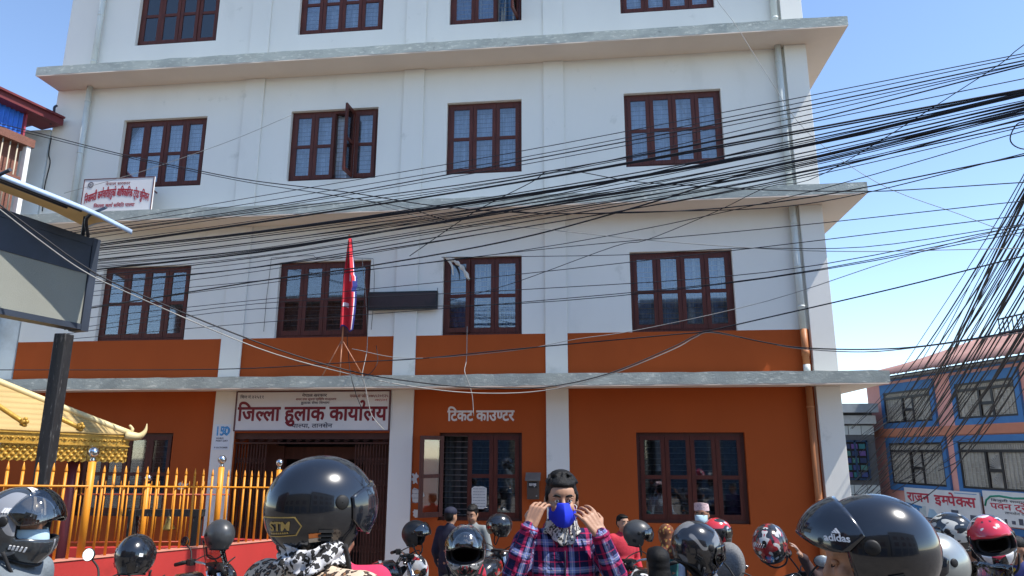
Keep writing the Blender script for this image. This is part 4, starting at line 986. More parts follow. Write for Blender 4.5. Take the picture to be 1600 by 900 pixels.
def helmet(name, c, heading, tilt, roll, kind, shell, label, visor=None, lift=0.0, scale=1.0, group='helmets hung on the parked motorcycles', strap=True, peak=False, extra=None, fwd=0, va=1.25):
    o = empty('helmet', c, label, 'helmet', group)
    o.rotation_euler = (Matrix.Rotation(heading, 4, 'Z') @ Matrix.Rotation(tilt, 4, 'Y') @ Matrix.Rotation(roll, 4, 'X')).to_euler(); o.scale = (scale,)*3
    def loc(nm, me, par=o):
        q = bpy.data.objects.new(nm, me); col.objects.link(q); q.parent = par; return q
    sh = loc('shell', shell_mesh(kind, [shell, M_line]))
    md = sh.modifiers.new('solid', 'SOLIDIFY'); md.thickness = .022; md.offset = -1; md.material_offset = 1; md.material_offset_rim = 1
    loc('liner', shell_mesh(kind, M_line, .80, 32, 16)).modifiers.new('solid', 'SOLIDIFY').thickness = .012
    if visor: 
        vo = loc('visor', visor_sheet(kind, lift, fwd=fwd, a=va).mesh('visor', visor)); md = vo.modifiers.new('solid', 'SOLIDIFY'); md.thickness = .003
    for s in (-1, 1):
        pv = MB().lathe([(.001,.0035), (.015,.003), (.019,.0), (.020,-.008)], 16, (0,0,0)); q = Vector((.012, s*.1225, .018))
        me = pv.mesh('visor_pivot', M_rub); w_ = loc('visor_pivot', me); w_.location = q; w_.rotation_euler = (-s*math.pi/2, 0, 0)
    mb = MB()
    for i in range(33):
        pass
    ring = [hr(-math.pi+2*math.pi*i/40, ELB[kind]+.015+(.10*max(0, math.cos(-math.pi+2*math.pi*i/40)) if kind == 'open' else 0), kind, 1.004) for i in range(41)]
    if kind == 'open': ring = [p for i, p in enumerate(ring) if abs(-math.pi+2*math.pi*i/40) > .95]; n1 = [i for i, p in enumerate(ring)]
    if kind == 'full': mb.tube(ring, .006, 6)
    else:
        h = len(ring)//2; mb.tube(ring[h:]+[] , .006, 6) if False else None
        left = [p for p in ring if p.y >= 0]; right = [p for p in ring if p.y < 0]
        left.sort(key=lambda p: math.atan2(p.y, p.x)); right.sort(key=lambda p: -math.atan2(p.y, p.x))
        mb.tube(left, .006, 6); mb.tube(right, .006, 6)
    loc('edge_trim', mb.mesh('edge_trim', M_rub))
    if strap:
        loc('chin_strap', MB().tube(spline([(.03,.11,-.09), (.06,.075,-.17), (.065,0,-.205), (.06,-.075,-.17), (.03,-.11,-.09)], 6), .007, 5).mesh('chin_strap', M_strap))
    vm = MB()
    for s in (-1, 1):
        for z in range(3): loc('vent', MB().bar(hr(s*1.95, -.42-z*.09, kind, 1.006), hr(s*1.62, -.44-z*.09, kind, 1.006), .012, .006).mesh('vent', M_rub))
    if peak: loc('peak', MB().sheet(lambda u, v: hr(-.7+1.4*u, .34, kind, 1.01)+Vector((.07*v*math.cos(-.7+1.4*u), 0, -.012*v)), 14, 3).mesh('peak', shell)).modifiers.new('solid', 'SOLIDIFY').thickness = .004
    if extra: extra(loc)
    return o
def H(px, py, d, heading_deg, label, kind='open', shell=None, **kw):
    return helmet('helmet', at(px, py, d), R(heading_deg), kw.pop('tilt', 0), kw.pop('roll', 0), kind, shell or M_hblk, label, **kw)
def badge(text, az, el, w_, mat, kind='open', bold=.02, rot=0):
    def f(loc):
        V, Fc, wd = writing(text, min(bold, .012)); loc('lettering', wrap([(x-wd/2, y-.3) for x, y, _ in V], Fc, kind, az, el, w_/wd, 1.014, rot).mesh('lettering', mat))
    return f
M_hw = M('decal_white', (.75,.75,.75), .4); M_hgold = M('decal_gold', (.50,.36,.12), .4, .2, 20, metal=.3); M_hor = M('decal_orange', (.75,.22,.05), .5); M_hred = M('decal_red', (.7,.05,.08), .4)
g_red = graphic('helmet_red_graphic', (.28,.015,.02), [((.02,.02,.022), .50), ((.45,.45,.44), .62), ((.015,.015,.017), .60)], 8)
g_redb = graphic('helmet_red_black', (.02,.02,.022), [((.55,.03,.04), .52), ((.4,.42,.45), .64)], 7, seed=2.1)
g_sil = graphic('helmet_silver_graphic', (.16,.16,.155), [((.02,.02,.02), .50), ((.42,.42,.40), .60), ((.35,.03,.04), .68)], 13, seed=1.2)
g_bks = graphic('helmet_black_silver', (.012,.012,.014), [((.16,.16,.16), .62), ((.4,.12,.03), .72)], 6, seed=4.2)
g_bw = graphic('helmet_black_white', (.02,.025,.03), [((.55,.55,.5), .56), ((.02,.02,.02), .60)], 9, seed=3.3, stretch=(1,1,1.6))
g_rbw = graphic('helmet_racing_red', (.015,.015,.018), [((.55,.025,.05), .46), ((.7,.7,.7), .62)], 8, seed=7.7)
g_left = graphic('helmet_grey_stripes', (.035,.04,.045), [((.25,.26,.28), .60)], 7, seed=5.1, stretch=(.6,1.6,1))
H(212, 868, 4.7, 100, 'glossy navy black open helmet with white stickers on the handlebar by the red wall', visor=None, tilt=.25, scale=.98, extra=lambda loc: [loc('sticker', wrap([(0,0), (.022,0), (.022,.02), (0,.02)], [(0,1,2,3)], 'open', a, b, 1, 1.01).mesh('sticker', M_hw)) for a, b in ((2.4, .1), (-2.6, -.15))])
H(343, 836, 6.5, 150, 'charcoal open helmet with scratched clear visor raised on a chrome handlebar', shell=M_hgrey, visor=M_vis, lift=-.35, tilt=.12, scale=1.0, extra=lambda loc: loc('sticker', wrap([(0,0), (.04,0), (.04,.016), (0,.016)], [(0,1,2,3)], 'open', -2.2, -.25, 1, 1.01).mesh('sticker', M_hw)))
H(650, 834, 7.35, -10, 'matte black open helmet with dark visor raised beside the white pilaster', shell=M_hmat, visor=M_viss, lift=.75, tilt=.1, scale=.98)
H(727, 858, 4.15, -80, 'silver camouflage full face helmet turned to show its empty opening', 'full', g_sil, visor=M_vis, lift=1.0, tilt=.15, scale=.98)
H(780, 821, 8.3, 200, 'black open helmet with clear visor hung near the ticket window', visor=M_vis, lift=.1, tilt=.1)
H(997, 834, 7.3, -5, 'grey black open helmet with visor beside the woman in red', shell=M_hgrey, visor=M_viss, lift=.35, tilt=.2, scale=1.0)
H(1090, 855, 4.1, 20, 'black and silver full face helmet with smoked visor raised on a motorcycle', 'full', g_bks, visor=M_viss, lift=.35, tilt=.55, scale=1.02, extra=badge('S', 1.6, .3, .03, M_hw, 'full'))
H(1121, 831, 7.3, 15, 'small red and black helmet behind the black and silver one', 'full', g_redb, visor=M_vis, lift=.1, tilt=.1)
H(1203, 848, 5.2, 62, 'red helmet with black and silver stripes above the blue motorcycle', 'full', g_red, tilt=-.2, scale=.98, extra=lambda loc: [loc('stripe', MB().bar(hr(a, b, 'full', 1.008), hr(a+.10, b+.16, 'full', 1.008), .012, .004).mesh('stripe', M_hw)) for a, b in [(2.6+i*.11, .05) for i in range(5)]])
H(1462, 880, 3.3, 200, 'plain silver grey helmet directly behind the large black lettered helmet', shell=M_hsil, visor=M_visd, lift=.2, scale=1.0)
H(1487, 832, 5.2, 150, 'black helmet with cream stripe graphics in front of the pink house', 'full', g_bw, visor=M_visd, lift=0, tilt=.1, scale=1.02)
H(1549, 842, 4.35, -110, 'red black and white racing helmet hung with its opening towards the street', 'full', g_rbw, tilt=.25, roll=.2, scale=1.02)

# ================================================================== motorcycles
M_tyre = M('tyre', (.02,.02,.02), .85, .2, 20); M_chr = M('chrome', (.6,.6,.6), .15, .05, 4, metal=1); M_mblk = M('bike_black_plastic', (.015,.015,.016), .45, .2, 6); M_seat = M('seat_vinyl', (.02,.02,.02), .6, .2, 20, .2, 90)
M_mir = M('mirror_glass', (.75,.78,.82), .03, .01, 3, metal=1); M_eng = M('engine_alloy', (.2,.2,.2), .45, .2, 8, metal=.7); M_lens = M('lamp_lens', (.5,.5,.5), .1, coat=1); M_amber = M('amber_lens', (.6,.2,.02), .2, coat=.5)
def rounded(pts, radii, n=12, sq=1.0):
    """lofted body along a list of centre points with (width, height) radii"""
    mb = MB(); N = len(pts); vs = []
    for p, (w_, h) in zip(pts, radii):
        for k in range(n):
            a = 2*math.pi*k/n; c, s = math.cos(a), math.sin(a)
            vs.append((p[0], p[1]+w_*math.copysign(abs(c)**sq, c), p[2]+h*math.copysign(abs(s)**sq, s)))
    fs = [(i*n+k, i*n+(k+1) % n, (i+1)*n+(k+1) % n, (i+1)*n+k) for i in range(N-1) for k in range(n)]
    mb.add(vs, fs, 0, True); mb.f += [tuple(range(n-1, -1, -1)), tuple((N-1)*n+k for k in range(n))]; mb.m += [0, 0]; mb.sm += [True, True]
    return mb
def bike_parts():
    P = {}
    def wheel(x):
        t = MB(); t.lathe([(.245,-.045), (.285,-.05), (.31,-.025), (.312,0), (.31,.025), (.285,.05), (.245,.045), (.245,-.045)], 26, (x,0,.31), axis='y'); return t
    def rim(x):
        t = MB().lathe([(.2,-.03), (.25,-.03), (.25,.03), (.2,.03), (.2,-.03)], 26, (x,0,.31), axis='y').lathe([(.001,-.06), (.05,-.06), (.05,.06), (.001,.06)], 12, (x,0,.31), axis='y')
        for k in range(5): t.bar((x,0,.31), (x+.21*math.cos(k*1.2566), 0, .31+.21*math.sin(k*1.2566)), .03, .02)
        return t
    P['front_wheel'] = (wheel(.68), M_tyre); P['rear_wheel'] = (wheel(-.62), M_tyre); P['front_rim'] = (rim(.68), M_eng); P['rear_rim'] = (rim(-.62), M_eng)
    f = MB()
    for s in (-1, 1): f.tube([(.68, s*.09, .31), (.44, s*.085, .98)], .022, 8)
    P['fork'] = (f, M_chr)
    P['front_mudguard'] = (MB().sheet(lambda u, v: Vector((.68+.34*math.cos(.5+1.9*u), -.06+.12*v, .31+.34*math.sin(.5+1.9*u)+.02*math.sin(math.pi*v))), 14, 4), 'body')
    P['tank'] = (rounded([(-.08,0,.78), (-.02,0,.82), (.12,0,.87), (.28,0,.88), (.36,0,.84), (.39,0,.80)], [(.06,.06), (.12,.10), (.165,.125), (.155,.12), (.10,.09), (.03,.05)], 16, .85), 'body')
    P['seat'] = (rounded([(-.72,0,.86), (-.62,0,.87), (-.35,0,.83), (-.12,0,.79), (-.02,0,.79)], [(.06,.03), (.12,.05), (.135,.05), (.12,.055), (.06,.05)], 12, .8), M_seat)
    P['tail'] = (rounded([(-.98,0,.84), (-.86,0,.82), (-.6,0,.78), (-.3,0,.7), (-.1,0,.68)], [(.04,.025), (.09,.05), (.12,.07), (.12,.08), (.08,.07)], 12, .75), 'body2')
    P['tail_lamp'] = (MB().box(-1.0, -.97, -.06, .06, .80, .85), M('tail_lens', (.5,.02,.02), .2, coat=.6))
    g = MB().tube(spline([(-.5,.16,.80), (-.85,.15,.90), (-.97,.07,.93), (-.97,-.07,.93), (-.85,-.15,.90), (-.5,-.16,.80)], 5), .012, 6); P['grab_rail'] = (g, M_mblk)
    P['engine'] = (MB().box(-.16, .24, -.14, .14, .30, .60).tube([(.12,0,.55), (.18,0,.74)], .09, 12).lathe([(.001,-.2), (.1,-.2), (.11,.2), (.001,.2)], 14, (-.02,0,.40), axis='y'), M_eng)
    P['frame'] = (MB().tube([(.42,0,.92), (.2,0,.62), (.28,0,.28), (-.25,0,.26), (-.35,0,.65)], .025, 6).tube([(.42,0,.92), (-.2,0,.72), (-.8,0,.76)], .025, 6).tube([(-.25,.1,.36), (-.62,.1,.31)], .022, 6).tube([(-.25,-.1,.36), (-.62,-.1,.31)], .022, 6), M_mblk)
    P['exhaust'] = (MB().tube(spline([(.24,-.06,.5), (.33,-.08,.3), (.0,-.14,.22), (-.4,-.17,.3), (-.85,-.19,.42)], 5), [.02]*11+[.045]*10, 10), M_chr)
    P['headlamp_cowl'] = (rounded([(.44,0,.90), (.50,0,.93), (.58,0,.92), (.63,0,.89), (.65,0,.87)], [(.05,.06), (.11,.12), (.12,.12), (.10,.095), (.08,.075)], 14, .85), 'body2')
    P['headlamp'] = (MB().ball((.63,0,.875), .075, 12, sc=(.35,1,.9)), M_lens)
    P['instrument'] = (MB().box(.40, .50, -.07, .07, 1.02, 1.05).tube([(.44,0,.95), (.44,0,1.03)], .05, 8), M_mblk)
    hb = spline([(.30,.39,1.02), (.34,.30,1.05), (.41,.12,1.04), (.43,0,.99), (.41,-.12,1.04), (.34,-.30,1.05), (.30,-.39,1.02)], 5)
    P['handlebar'] = (MB().tube(hb, .012, 8), M_chr)
    for s in (-1, 1):
        gp = MB(); lv = MB(); bl = MB()
        gp.tube([(.335, s*.27, 1.048), (.297, s*.395, 1.018)], .018, 8); lv.tube(spline([(.37, s*.25, 1.055), (.40, s*.30, 1.045), (.37, s*.41, 1.02)], 4), .007, 6); bl.box(.33, .38, s*.235-.03, s*.235+.03, 1.02, 1.075)
        P['grip%d' % s] = (gp, M_rub); P['lever%d' % s] = (lv, M_chr); P['switch_box%d' % s] = (bl, M_mblk)
    cb = MB().tube(spline([(.37,.24,1.05), (.50,.18,1.10), (.52,.04,1.0), (.40,.02,.9)], 5), .006, 5).tube(spline([(.37,-.24,1.05), (.52,-.2,1.11), (.55,-.02,1.02), (.40,-.02,.9)], 5), .006, 5); P['control_cables'] = (cb, M_rub)
    for s, nm in ((1, 'l'), (-1, 'r')):
        st_ = MB().tube(spline([(.36, s*.24, 1.06), (.38, s*.29, 1.14), (.36, s*.34, 1.20)], 4), .007, 6)
        ms = MB(); T = Matrix.Translation((.355, s*.37, 1.225)) @ Matrix.Rotation(R(8), 4, 'Y')
        ms.lathe([(.001,.022), (.05,.018), (.07,.004), (.07,-.002), (.001,-.002)], 18, (0,0,0), axis='x'); ms.v = [tuple(T @ Vector((a, b*.9, c*.62))) for a, b, c in ms.v]
        gl = MB().lathe([(.001,0), (.064,0)], 18, (-.004,0,0), axis='x'); gl.v = [tuple(T @ Vector((a, b*.9, c*.62))) for a, b, c in gl.v]
        P['mirror_stem_'+nm] = (st_, M_rub); P['mirror_'+nm] = (ms, M_rub); P['mirror_glass_'+nm] = (gl, M_mir)
    ind = MB()
    for s in (-1, 1): ind.ball((.52, s*.19, .90), .028, 8, sc=(1.3,1,.8)).ball((-.9, s*.17, .78), .028, 8, sc=(1.3,1,.8)).tube([(.52, s*.08, .90), (.52, s*.17, .90)], .008, 5).tube([(-.9, s*.06, .78), (-.9, s*.15, .78)], .008, 5)
    P['indicators'] = (ind, M_amber)
    P['side_stand'] = (MB().tube([(-.1,.12,.26), (-.06,.22,.0)], .012, 6), M_mblk)
    P['rear_mudguard'] = (MB().sheet(lambda u, v: Vector((-.62+.35*math.cos(1.0+1.9*u), -.07+.14*v, .31+.35*math.sin(1.0+1.9*u))), 12, 3), M_mblk)
    return P
BP = {}
for nm, (mb, mt) in bike_parts().items():
    base = {'mirror_stem_l': 'mirror_stem', 'mirror_stem_r': 'mirror_stem', 'mirror_l': 'mirror', 'mirror_r': 'mirror', 'mirror_glass_l': 'mirror_glass', 'mirror_glass_r': 'mirror_glass'}.get(nm, nm.rstrip('-1'))
    me = mb.mesh(base, M_mblk if isinstance(mt, str) else mt)
    if not isinstance(mt, str): pass
    BP[nm] = (base, me, mt)
SUBS = {'front_rim': 'front_wheel', 'rear_rim': 'rear_wheel', 'mirror_l': 'mirror_stem_l', 'mirror_r': 'mirror_stem_r', 'headlamp': 'headlamp_cowl', 'tail_lamp': 'tail', 'lever1': 'handlebar', 'grip1': 'handlebar', 'switch_box1': 'handlebar', 'lever-1': 'handlebar', 'grip-1': 'handlebar', 'switch_box-1': 'handlebar', 'mirror_glass_l': 'mirror_stem_l', 'mirror_glass_r': 'mirror_stem_r'}
def bike(px, d, heading, body, body2, label, shield=None, py=860, dz=0, lean=0, mir='lr'):
    p = at(px, py, d); hd = R(heading); f = Vector((math.cos(hd), math.sin(hd), 0)); q = p-f*.40
    e = empty('motorcycle', (q.x, q.y, ground(q.x, q.y)+dz), label, 'motorcycle', 'motorcycles parked in front of the office', hd); e.rotation_euler.x = R(lean)
    made = {}
    for nm, (base, me, mt) in sorted(BP.items(), key=lambda t: t[0] in SUBS):
        if base.startswith('mirror') and nm[-1] not in mir: continue
        o = bpy.data.objects.new(base, me); col.objects.link(o); o.parent = made.get(SUBS.get(nm), e); made[nm] = o
        if isinstance(mt, str): o.material_slots[0].link = 'OBJECT'; o.material_slots[0].material = body if mt == 'body' else body2
    if shield:
        ws = MB().sheet(lambda u, v: Vector((.60-.10*v, (-.16+.32*u)*(1-.25*v), .95+.30*v))+Vector((-.5*(u-.5)**2, 0, 0)), 12, 6).mesh('windshield', shield); o = bpy.data.objects.new('windshield', ws); col.objects.link(o); o.parent = e
        o.modifiers.new('s', 'SOLIDIFY').thickness = .004
    return e
def paint(n, c, rough=.2): return M('bike_paint_'+n, c, rough, .05, 3, coat=1)
b_red = graphic('bike_red', (.38,.015,.02), [((.015,.015,.015), .52), ((.6,.6,.6), .66)], 5, seed=1.5); b_blue = graphic('bike_blue', (.015,.17,.48), [((.02,.02,.02), .55), ((.6,.62,.65), .64)], 6, seed=2.5); b_wht = graphic('bike_white', (.62,.62,.6), [((.02,.02,.02), .48), ((.45,.03,.03), .66)], 5, seed=3.5)
b_blk = paint('black', (.012,.012,.014)); b_grey = paint('grey', (.10,.105,.11)); b_navy = paint('navy', (.012,.02,.06)); b_blkr = graphic('bike_black_red', (.015,.015,.018), [((.45,.02,.03), .60)], 6, seed=4.5)
bike(205, 4.75, 70, b_grey, b_blk, 'grey motorcycle under the navy black helmet by the red wall', mir='l')
bike(330, 6.6, 62, b_blkr, b_blk, 'black and red motorcycle with chrome handlebar below the charcoal helmet', M_vis, mir='l')
bike(632, 7.5, 20, b_wht, b_wht, 'white and black motorcycle beside the white pilaster below the matte helmet', dz=.06, mir='')
bike(728, 4.35, 95, b_blk, b_blkr, 'black motorcycle carrying the silver camouflage helmet', mir='')
bike(775, 8.4, 70, b_blkr, b_blk, 'black and red motorcycle parked close to the ticket window', dz=.05, mir='')
bike(985, 7.4, 120, b_red, b_red, 'red motorcycle below the grey black helmet near the woman in red', dz=.02, mir='')
bike(1085, 4.3, 100, b_navy, b_blk, 'navy motorcycle carrying the black and silver helmet', mir='')
bike(1105, 7.6, 80, b_grey, b_grey, 'grey motorcycle in front of the man in the patterned cap', mir='')
bike(1200, 5.35, 82, b_blue, b_blue, 'bright blue motorcycle below the red striped helmet', dz=.0)
bike(1290, 6.2, 95, b_blk, b_grey, 'black motorcycle with an oval mirror behind the lettered black helmet', mir='l')
bike(1490, 5.3, 75, b_navy, b_blk, 'dark motorcycle carrying the cream striped helmet', mir='')
bike(1540, 4.2, 85, b_red, b_wht, 'red motorcycle with a clear windshield carrying the racing helmet', M_vis, dz=.03, mir='')
bike(870, 8.0, 75, b_blk, b_blk, 'plain black motorcycle parked behind the man in the checked shirt', mir='')
# ================================================================== people
def flesh(name, mb, voxel, mats, parent, iters=4, attr=None):
    """one continuous surface grown over overlapping forms (world coordinates)"""
    off = Vector((0,0,0)); p = parent
    while p: off += p.location; p = p.parent
    t = bpy.data.objects.new('t', mb.mesh('t', mats, off)); col.objects.link(t)
    md = t.modifiers.new('r', 'REMESH'); md.mode = 'VOXEL'; md.voxel_size = voxel; md.use_smooth_shade = True
    if iters: sm = t.modifiers.new('s', 'SMOOTH'); sm.factor = .5; sm.iterations = iters
    me = bpy.data.meshes.new_from_object(t.evaluated_get(bpy.context.evaluated_depsgraph_get()))
    old = t.data; bpy.data.objects.remove(t); bpy.data.meshes.remove(old)
    me.name = name; o = bpy.data.objects.new(name, me); col.objects.link(o); o.parent = parent
    if not me.materials:
        for m in (mats if isinstance(mats, list) else [mats]): me.materials.append(m)
    if attr:
        n = len(me.vertices); co = np.zeros(n*3); me.vertices.foreach_get('co', co); co = co.reshape(-1, 3)+np.array(off)
        a = me.attributes.new('weave', 'FLOAT_VECTOR', 'POINT'); a.data.foreach_set('vector', attr(co).astype(np.float32).ravel())
    return o
def cap(mb, a, b, ra, rb=None, n=12):
    a, b = Vector(a), Vector(b); rb = ra if rb is None else rb; d = (b-a).normalized(); pts, rs = [], []
    for t in np.linspace(.06, math.pi/2, 4): pts.append(a-d*ra*math.cos(t)); rs.append(ra*math.sin(t))
    for t in np.linspace(math.pi/2, math.pi-.06, 4): pts.append(b-d*rb*math.cos(t)); rs.append(rb*math.sin(t))
    return mb.tube(pts, rs, n)
def lerp3(a, b, t): return Vector(a).lerp(Vector(b), t)
SK = {k: M('skin_'+k, c, .5, .07, 14, .08, 160, spec=.35) for k, c in (('tan', (.40,.22,.14)), ('brown', (.30,.15,.09)), ('light', (.46,.27,.18)), ('dark', (.22,.11,.065)))}
M_hair = M('black_hair', (.005,.0045,.0045), .5, .5, 60, .5, 240, spec=.25, stretch=(1,1,.3)); M_eye = M('eye_white', (.65,.62,.58), .25, coat=.5); M_iris = M('iris', (.015,.01,.008), .15, coat=1); M_lip = M('lips', (.28,.10,.08), .5)
M_jean = M('denim_dark', (.03,.04,.07), .85, .2, 20); M_shoe = M('shoe_black', (.02,.02,.02), .6)
def head_forms(mb, T, k=1.0):
    def B(c, s): mb.ball((0,0,0), 1, 16, T=T @ Matrix.Translation(Vector(c)*k) @ Matrix.Diagonal((s[0]*k, s[1]*k, s[2]*k, 1)))
    B((-.012,0,.022), (.097,.077,.100)); B((.022,0,-.045), (.068,.060,.078)); B((.048,0,-.092), (.032,.036,.026)); B((.045,0,.040), (.048,.062,.05))
    for s in (-1, 1):
        B((.062,s*.034,-.030), (.026,.025,.028)); B((.074,s*.030,.022), (.016,.026,.009)); B((-.012,s*.079,-.008), (.018,.010,.032)); B((.03,s*.055,-.06), (.03,.014,.03))
    cap(mb, T @ (Vector((.084,0,.012))*k), T @ (Vector((.106,0,-.026))*k), .010*k, .0145*k, 10); B((.088,.012,-.031), (.012,.009,.008)); B((.088,-.012,-.031), (.012,.009,.008)); B((.082,0,-.058), (.012,.024,.011))
def face_parts(T, e, k=1.0, brows=True, lips=True, body=None, shut=False):
    W = lambda v: T @ (Vector(v)*k)
    par = body or e
    for s in (-1, 1):
        if shut: MB().ball(W((.0755,s*.031,.004)), .0125*k, 10, sc=(1,1.15,.8)).build('eyelid', body_mat[0], par); MB().tube(spline([W((.086,s*.018,-.003)), W((.090,s*.031,-.007)), W((.082,s*.044,-.004))], 4), .0018*k, 5).build('eyelashes', M_hair, par); continue
        ey = MB().ball(W((.0755,s*.031,.006)), .0125*k, 10).build('eye', M_eye, par); MB().ball(W((.083,s*.031,.006)), .0068*k, 8).build('iris', M_iris, par)
        mb = MB(); mb.tube(spline([W((.079,s*.016,.017)), W((.0865,s*.031,.0165)), W((.076,s*.046,.010))], 4), .0042*k, 6); mb.build('eyelid', body_mat[0], par)
        if brows:
            mb = MB(); mb.tube(spline([W((.089,s*.013,.026)), W((.089,s*.032,.034)), W((.076,s*.052,.028))], 4), [.003*k]+[.0055*k]*6+[.002*k]*2, 6); mb.build('eyebrow', M_hair, par)
    if lips: MB().tube(spline([W((.080,-.022,-.060)), W((.094,0,-.058)), W((.080,.022,-.060))], 4), [.003*k]+[.006*k]*7+[.003*k], 6).build('lips', M_lip, par)
body_mat = [None]
def face_mask(T, mat, e, k=1.0, name='face_mask', beak=.03):
    def f(u, v):
        az = -1.25+2.5*u; z = -.108+.108*v
        r = .088+.012*math.cos(az)+beak*math.cos(az)**3*math.sin(math.pi*min(1, max(0, v*.86+.10)))
        rr = r*(1-.22*(1-v)**2)
        return T @ (Vector((rr*math.cos(az)*1.02+.006, rr*math.sin(az)*.80, z+.006*math.cos(az)*(v > .8)))*k)
    o = MB().sheet(f, 26, 12).build(name, mat, e, solid=.003)
    mb = MB()
    for s in (-1, 1):
        for z0 in (-.012, -.09): mb.tube(spline([T @ (Vector((.045, s*.071, z0))*k), T @ (Vector((.01, s*.080, z0*.6-.008))*k), T @ (Vector((-.022, s*.084, -.008))*k)], 4), .002*k, 5)
    return o
def body_frame(px, d, py_top, heading, H_=None):
    """feet position under a head top seen at (px, py_top)"""
    t = at(px, py_top, d); g = ground(t.x, t.y); return Vector((t.x, t.y, g)), t.z-g
def person(px, py_top, d, heading, label, skin='tan', shirt=None, trousers=None, hair=True, arms=None, head_turn=0, head_nod=0, mask=None, voxel=.014, helmeted=False, stoop=0, weave=None, wide=1.0, lips=True, top_extra=0, group=None, sleeves=True, scarf=None, brows=True, hat=None, minH=None, hands=None, shut=False):
    """standing figure; heading in degrees; arms = {'l': (elbow, wrist, fingertip dir), 'r': ...} in world points"""
    foot, Ht = body_frame(px, d, py_top, heading); Ht -= top_extra; k = Ht/1.70; hd = R(heading)
    if minH and Ht < minH: foot.z -= (minH-Ht); k = minH/1.7
    Rm = Matrix.Translation(foot) @ Matrix.Rotation(hd, 4, 'Z')
    e = empty('person', foot, label, 'person', group)
    kl = k
    def L(x, y, z): return Rm @ (Vector((x+stoop*max(0, z-.9), y*wide, z))*k)
    hc = L(.015, 0, 1.585); Th = Matrix.Translation(hc) @ Matrix.Rotation(hd+R(head_turn), 4, 'Z') @ Matrix.Rotation(R(head_nod), 4, 'Y')
    kh = k if k < 1 else 1+(k-1)*.5
    kh = max(kh, .9)
    sk = SK[skin]; body_mat[0] = sk
    J = {}
    for s, nm in ((1, 'l'), (-1, 'r')):
        sh = L(-.01, s*.175, 1.385)
        if arms and nm in arms: el, wr, tip = [Vector(v) for v in arms[nm]]
        else: el, wr = L(-.045, s*.245, 1.10), L(.07, s*.255, .87); tip = L(.10, s*.25, .72)
        J[nm] = (sh, el, wr, tip)
    mb = MB(); head_forms(mb, Th, kh)
    cap(mb, L(-.012,0,1.40), hc+Vector((0,0,-.05*kh)), .056*k, .052*k)
    mb.ball((0,0,0), 1, 14, T=Rm @ Matrix.Scale(k, 4) @ Matrix.Translation((stoop*.3,0,1.2)) @ Matrix.Diagonal((.095,.145*wide,.2,1)))
    cap(mb, L(0,-.09,.95), L(0,.09,.95), .105*k)
    cap(mb, L(0,0,.95), L(0,0,1.25), .11*k, .11*k)
    for s in (1, -1):
        cap(mb, L(0,s*.09,.92), L(.015,s*.10,.50), .078*k, .052*k); cap(mb, L(.015,s*.10,.50), L(-.02,s*.105,.09), .05*k, .034*k); cap(mb, L(-.03,s*.105,.045), L(.14,s*.12,.035), .038*k, .03*k)
    for nm, s in (('l', 1), ('r', -1)):
        sh, el, wr, tip = J[nm]; cap(mb, sh, el, .048*k, .040*k); cap(mb, el, wr, .040*k, .026*k)
        hu = (hands or {}).get(nm, (.35, None)); hand_forms(mb, wr, tip, el, s, k, *hu)
    body = flesh('body', mb, voxel, sk, e, 3)
    if not helmeted or lips: face_parts(Th, e, kh, brows, lips and not mask, body, shut)
    mb = MB()                                                             # shirt
    cap(mb, L(-.015,-.155,1.385), L(-.015,.155,1.385), .066*k); cap(mb, L(-.012,0,1.40), L(-.008,0,1.445), .078*k, .068*k)
    mb.ball((0,0,0), 1, 18, T=Rm @ Matrix.Scale(k, 4) @ Matrix.Translation((stoop*.32,0,1.24)) @ Matrix.Diagonal((.125,.19*wide,.21,1)))
    mb.ball((0,0,0), 1, 18, T=Rm @ Matrix.Scale(k, 4) @ Matrix.Translation((stoop*.15+.008,0,1.04)) @ Matrix.Diagonal((.125,.175*wide,.2,1)))
    cap(mb, L(0,-.08,.90), L(0,.08,.90), .112*k)
    for nm, s in (('l', 1), ('r', -1)):
        sh, el, wr, tip = J[nm]
        if sleeves:
            cap(mb, sh, el, .068*k, .058*k); cap(mb, el, lerp3(el, wr, .93), .057*k, .042*k)
            rnd = random.Random(hash(nm) % 7+3)
            for t in (.15, .38, .62, .85):                               # bunched folds
                c = lerp3(el, wr, t); mb.ball(c+Vector((rnd.uniform(-.012,.012), rnd.uniform(-.012,.012), rnd.uniform(-.01,.01)))*k, (.054-.011*t)*k, 10)
        else: cap(mb, sh, lerp3(sh, el, .55), .068*k, .064*k)
    def attr(co):
        P = np.array(co); inv = np.array(Rm.inverted()); q = P @ inv[:3,:3].T+inv[:3,3]; out = np.stack([q[:,1], q[:,2], q[:,0]], 1)
        best = np.full(len(P), .115*k)+np.where(np.abs(q[:,1]) < .15*k*wide, -.05, .0); best = np.where((np.abs(q[:,1]) < .13*k), 0.0, best)
        for nm in 'lr':
            sh, el, wr, tip = [np.array(v) for v in J[nm]]
            for a, b, o0 in ((sh, el, 0), (el, wr, np.linalg.norm(el-sh))):
                d_ = b-a; ln = np.linalg.norm(d_); d_ = d_/ln; t = np.clip((P-a) @ d_, 0, ln); c = a+t[:,None]*d_; v = P-c; dist = np.linalg.norm(v, axis=1)
                x = np.cross(d_, [0,0,1.]); x = x/np.linalg.norm(x); y = np.cross(d_, x); ang = np.arctan2(v @ y, v @ x)
                m = dist < best; out[m] = np.stack([ang*.055, o0+((P-a) @ d_), dist], 1)[m]; best = np.where(m, dist, best)
        return out
    flesh('shirt', mb, max(voxel, .010), shirt, e, 5, attr)
    mb = MB(); cap(mb, L(0,-.085,.96), L(0,.085,.96), .108*k)
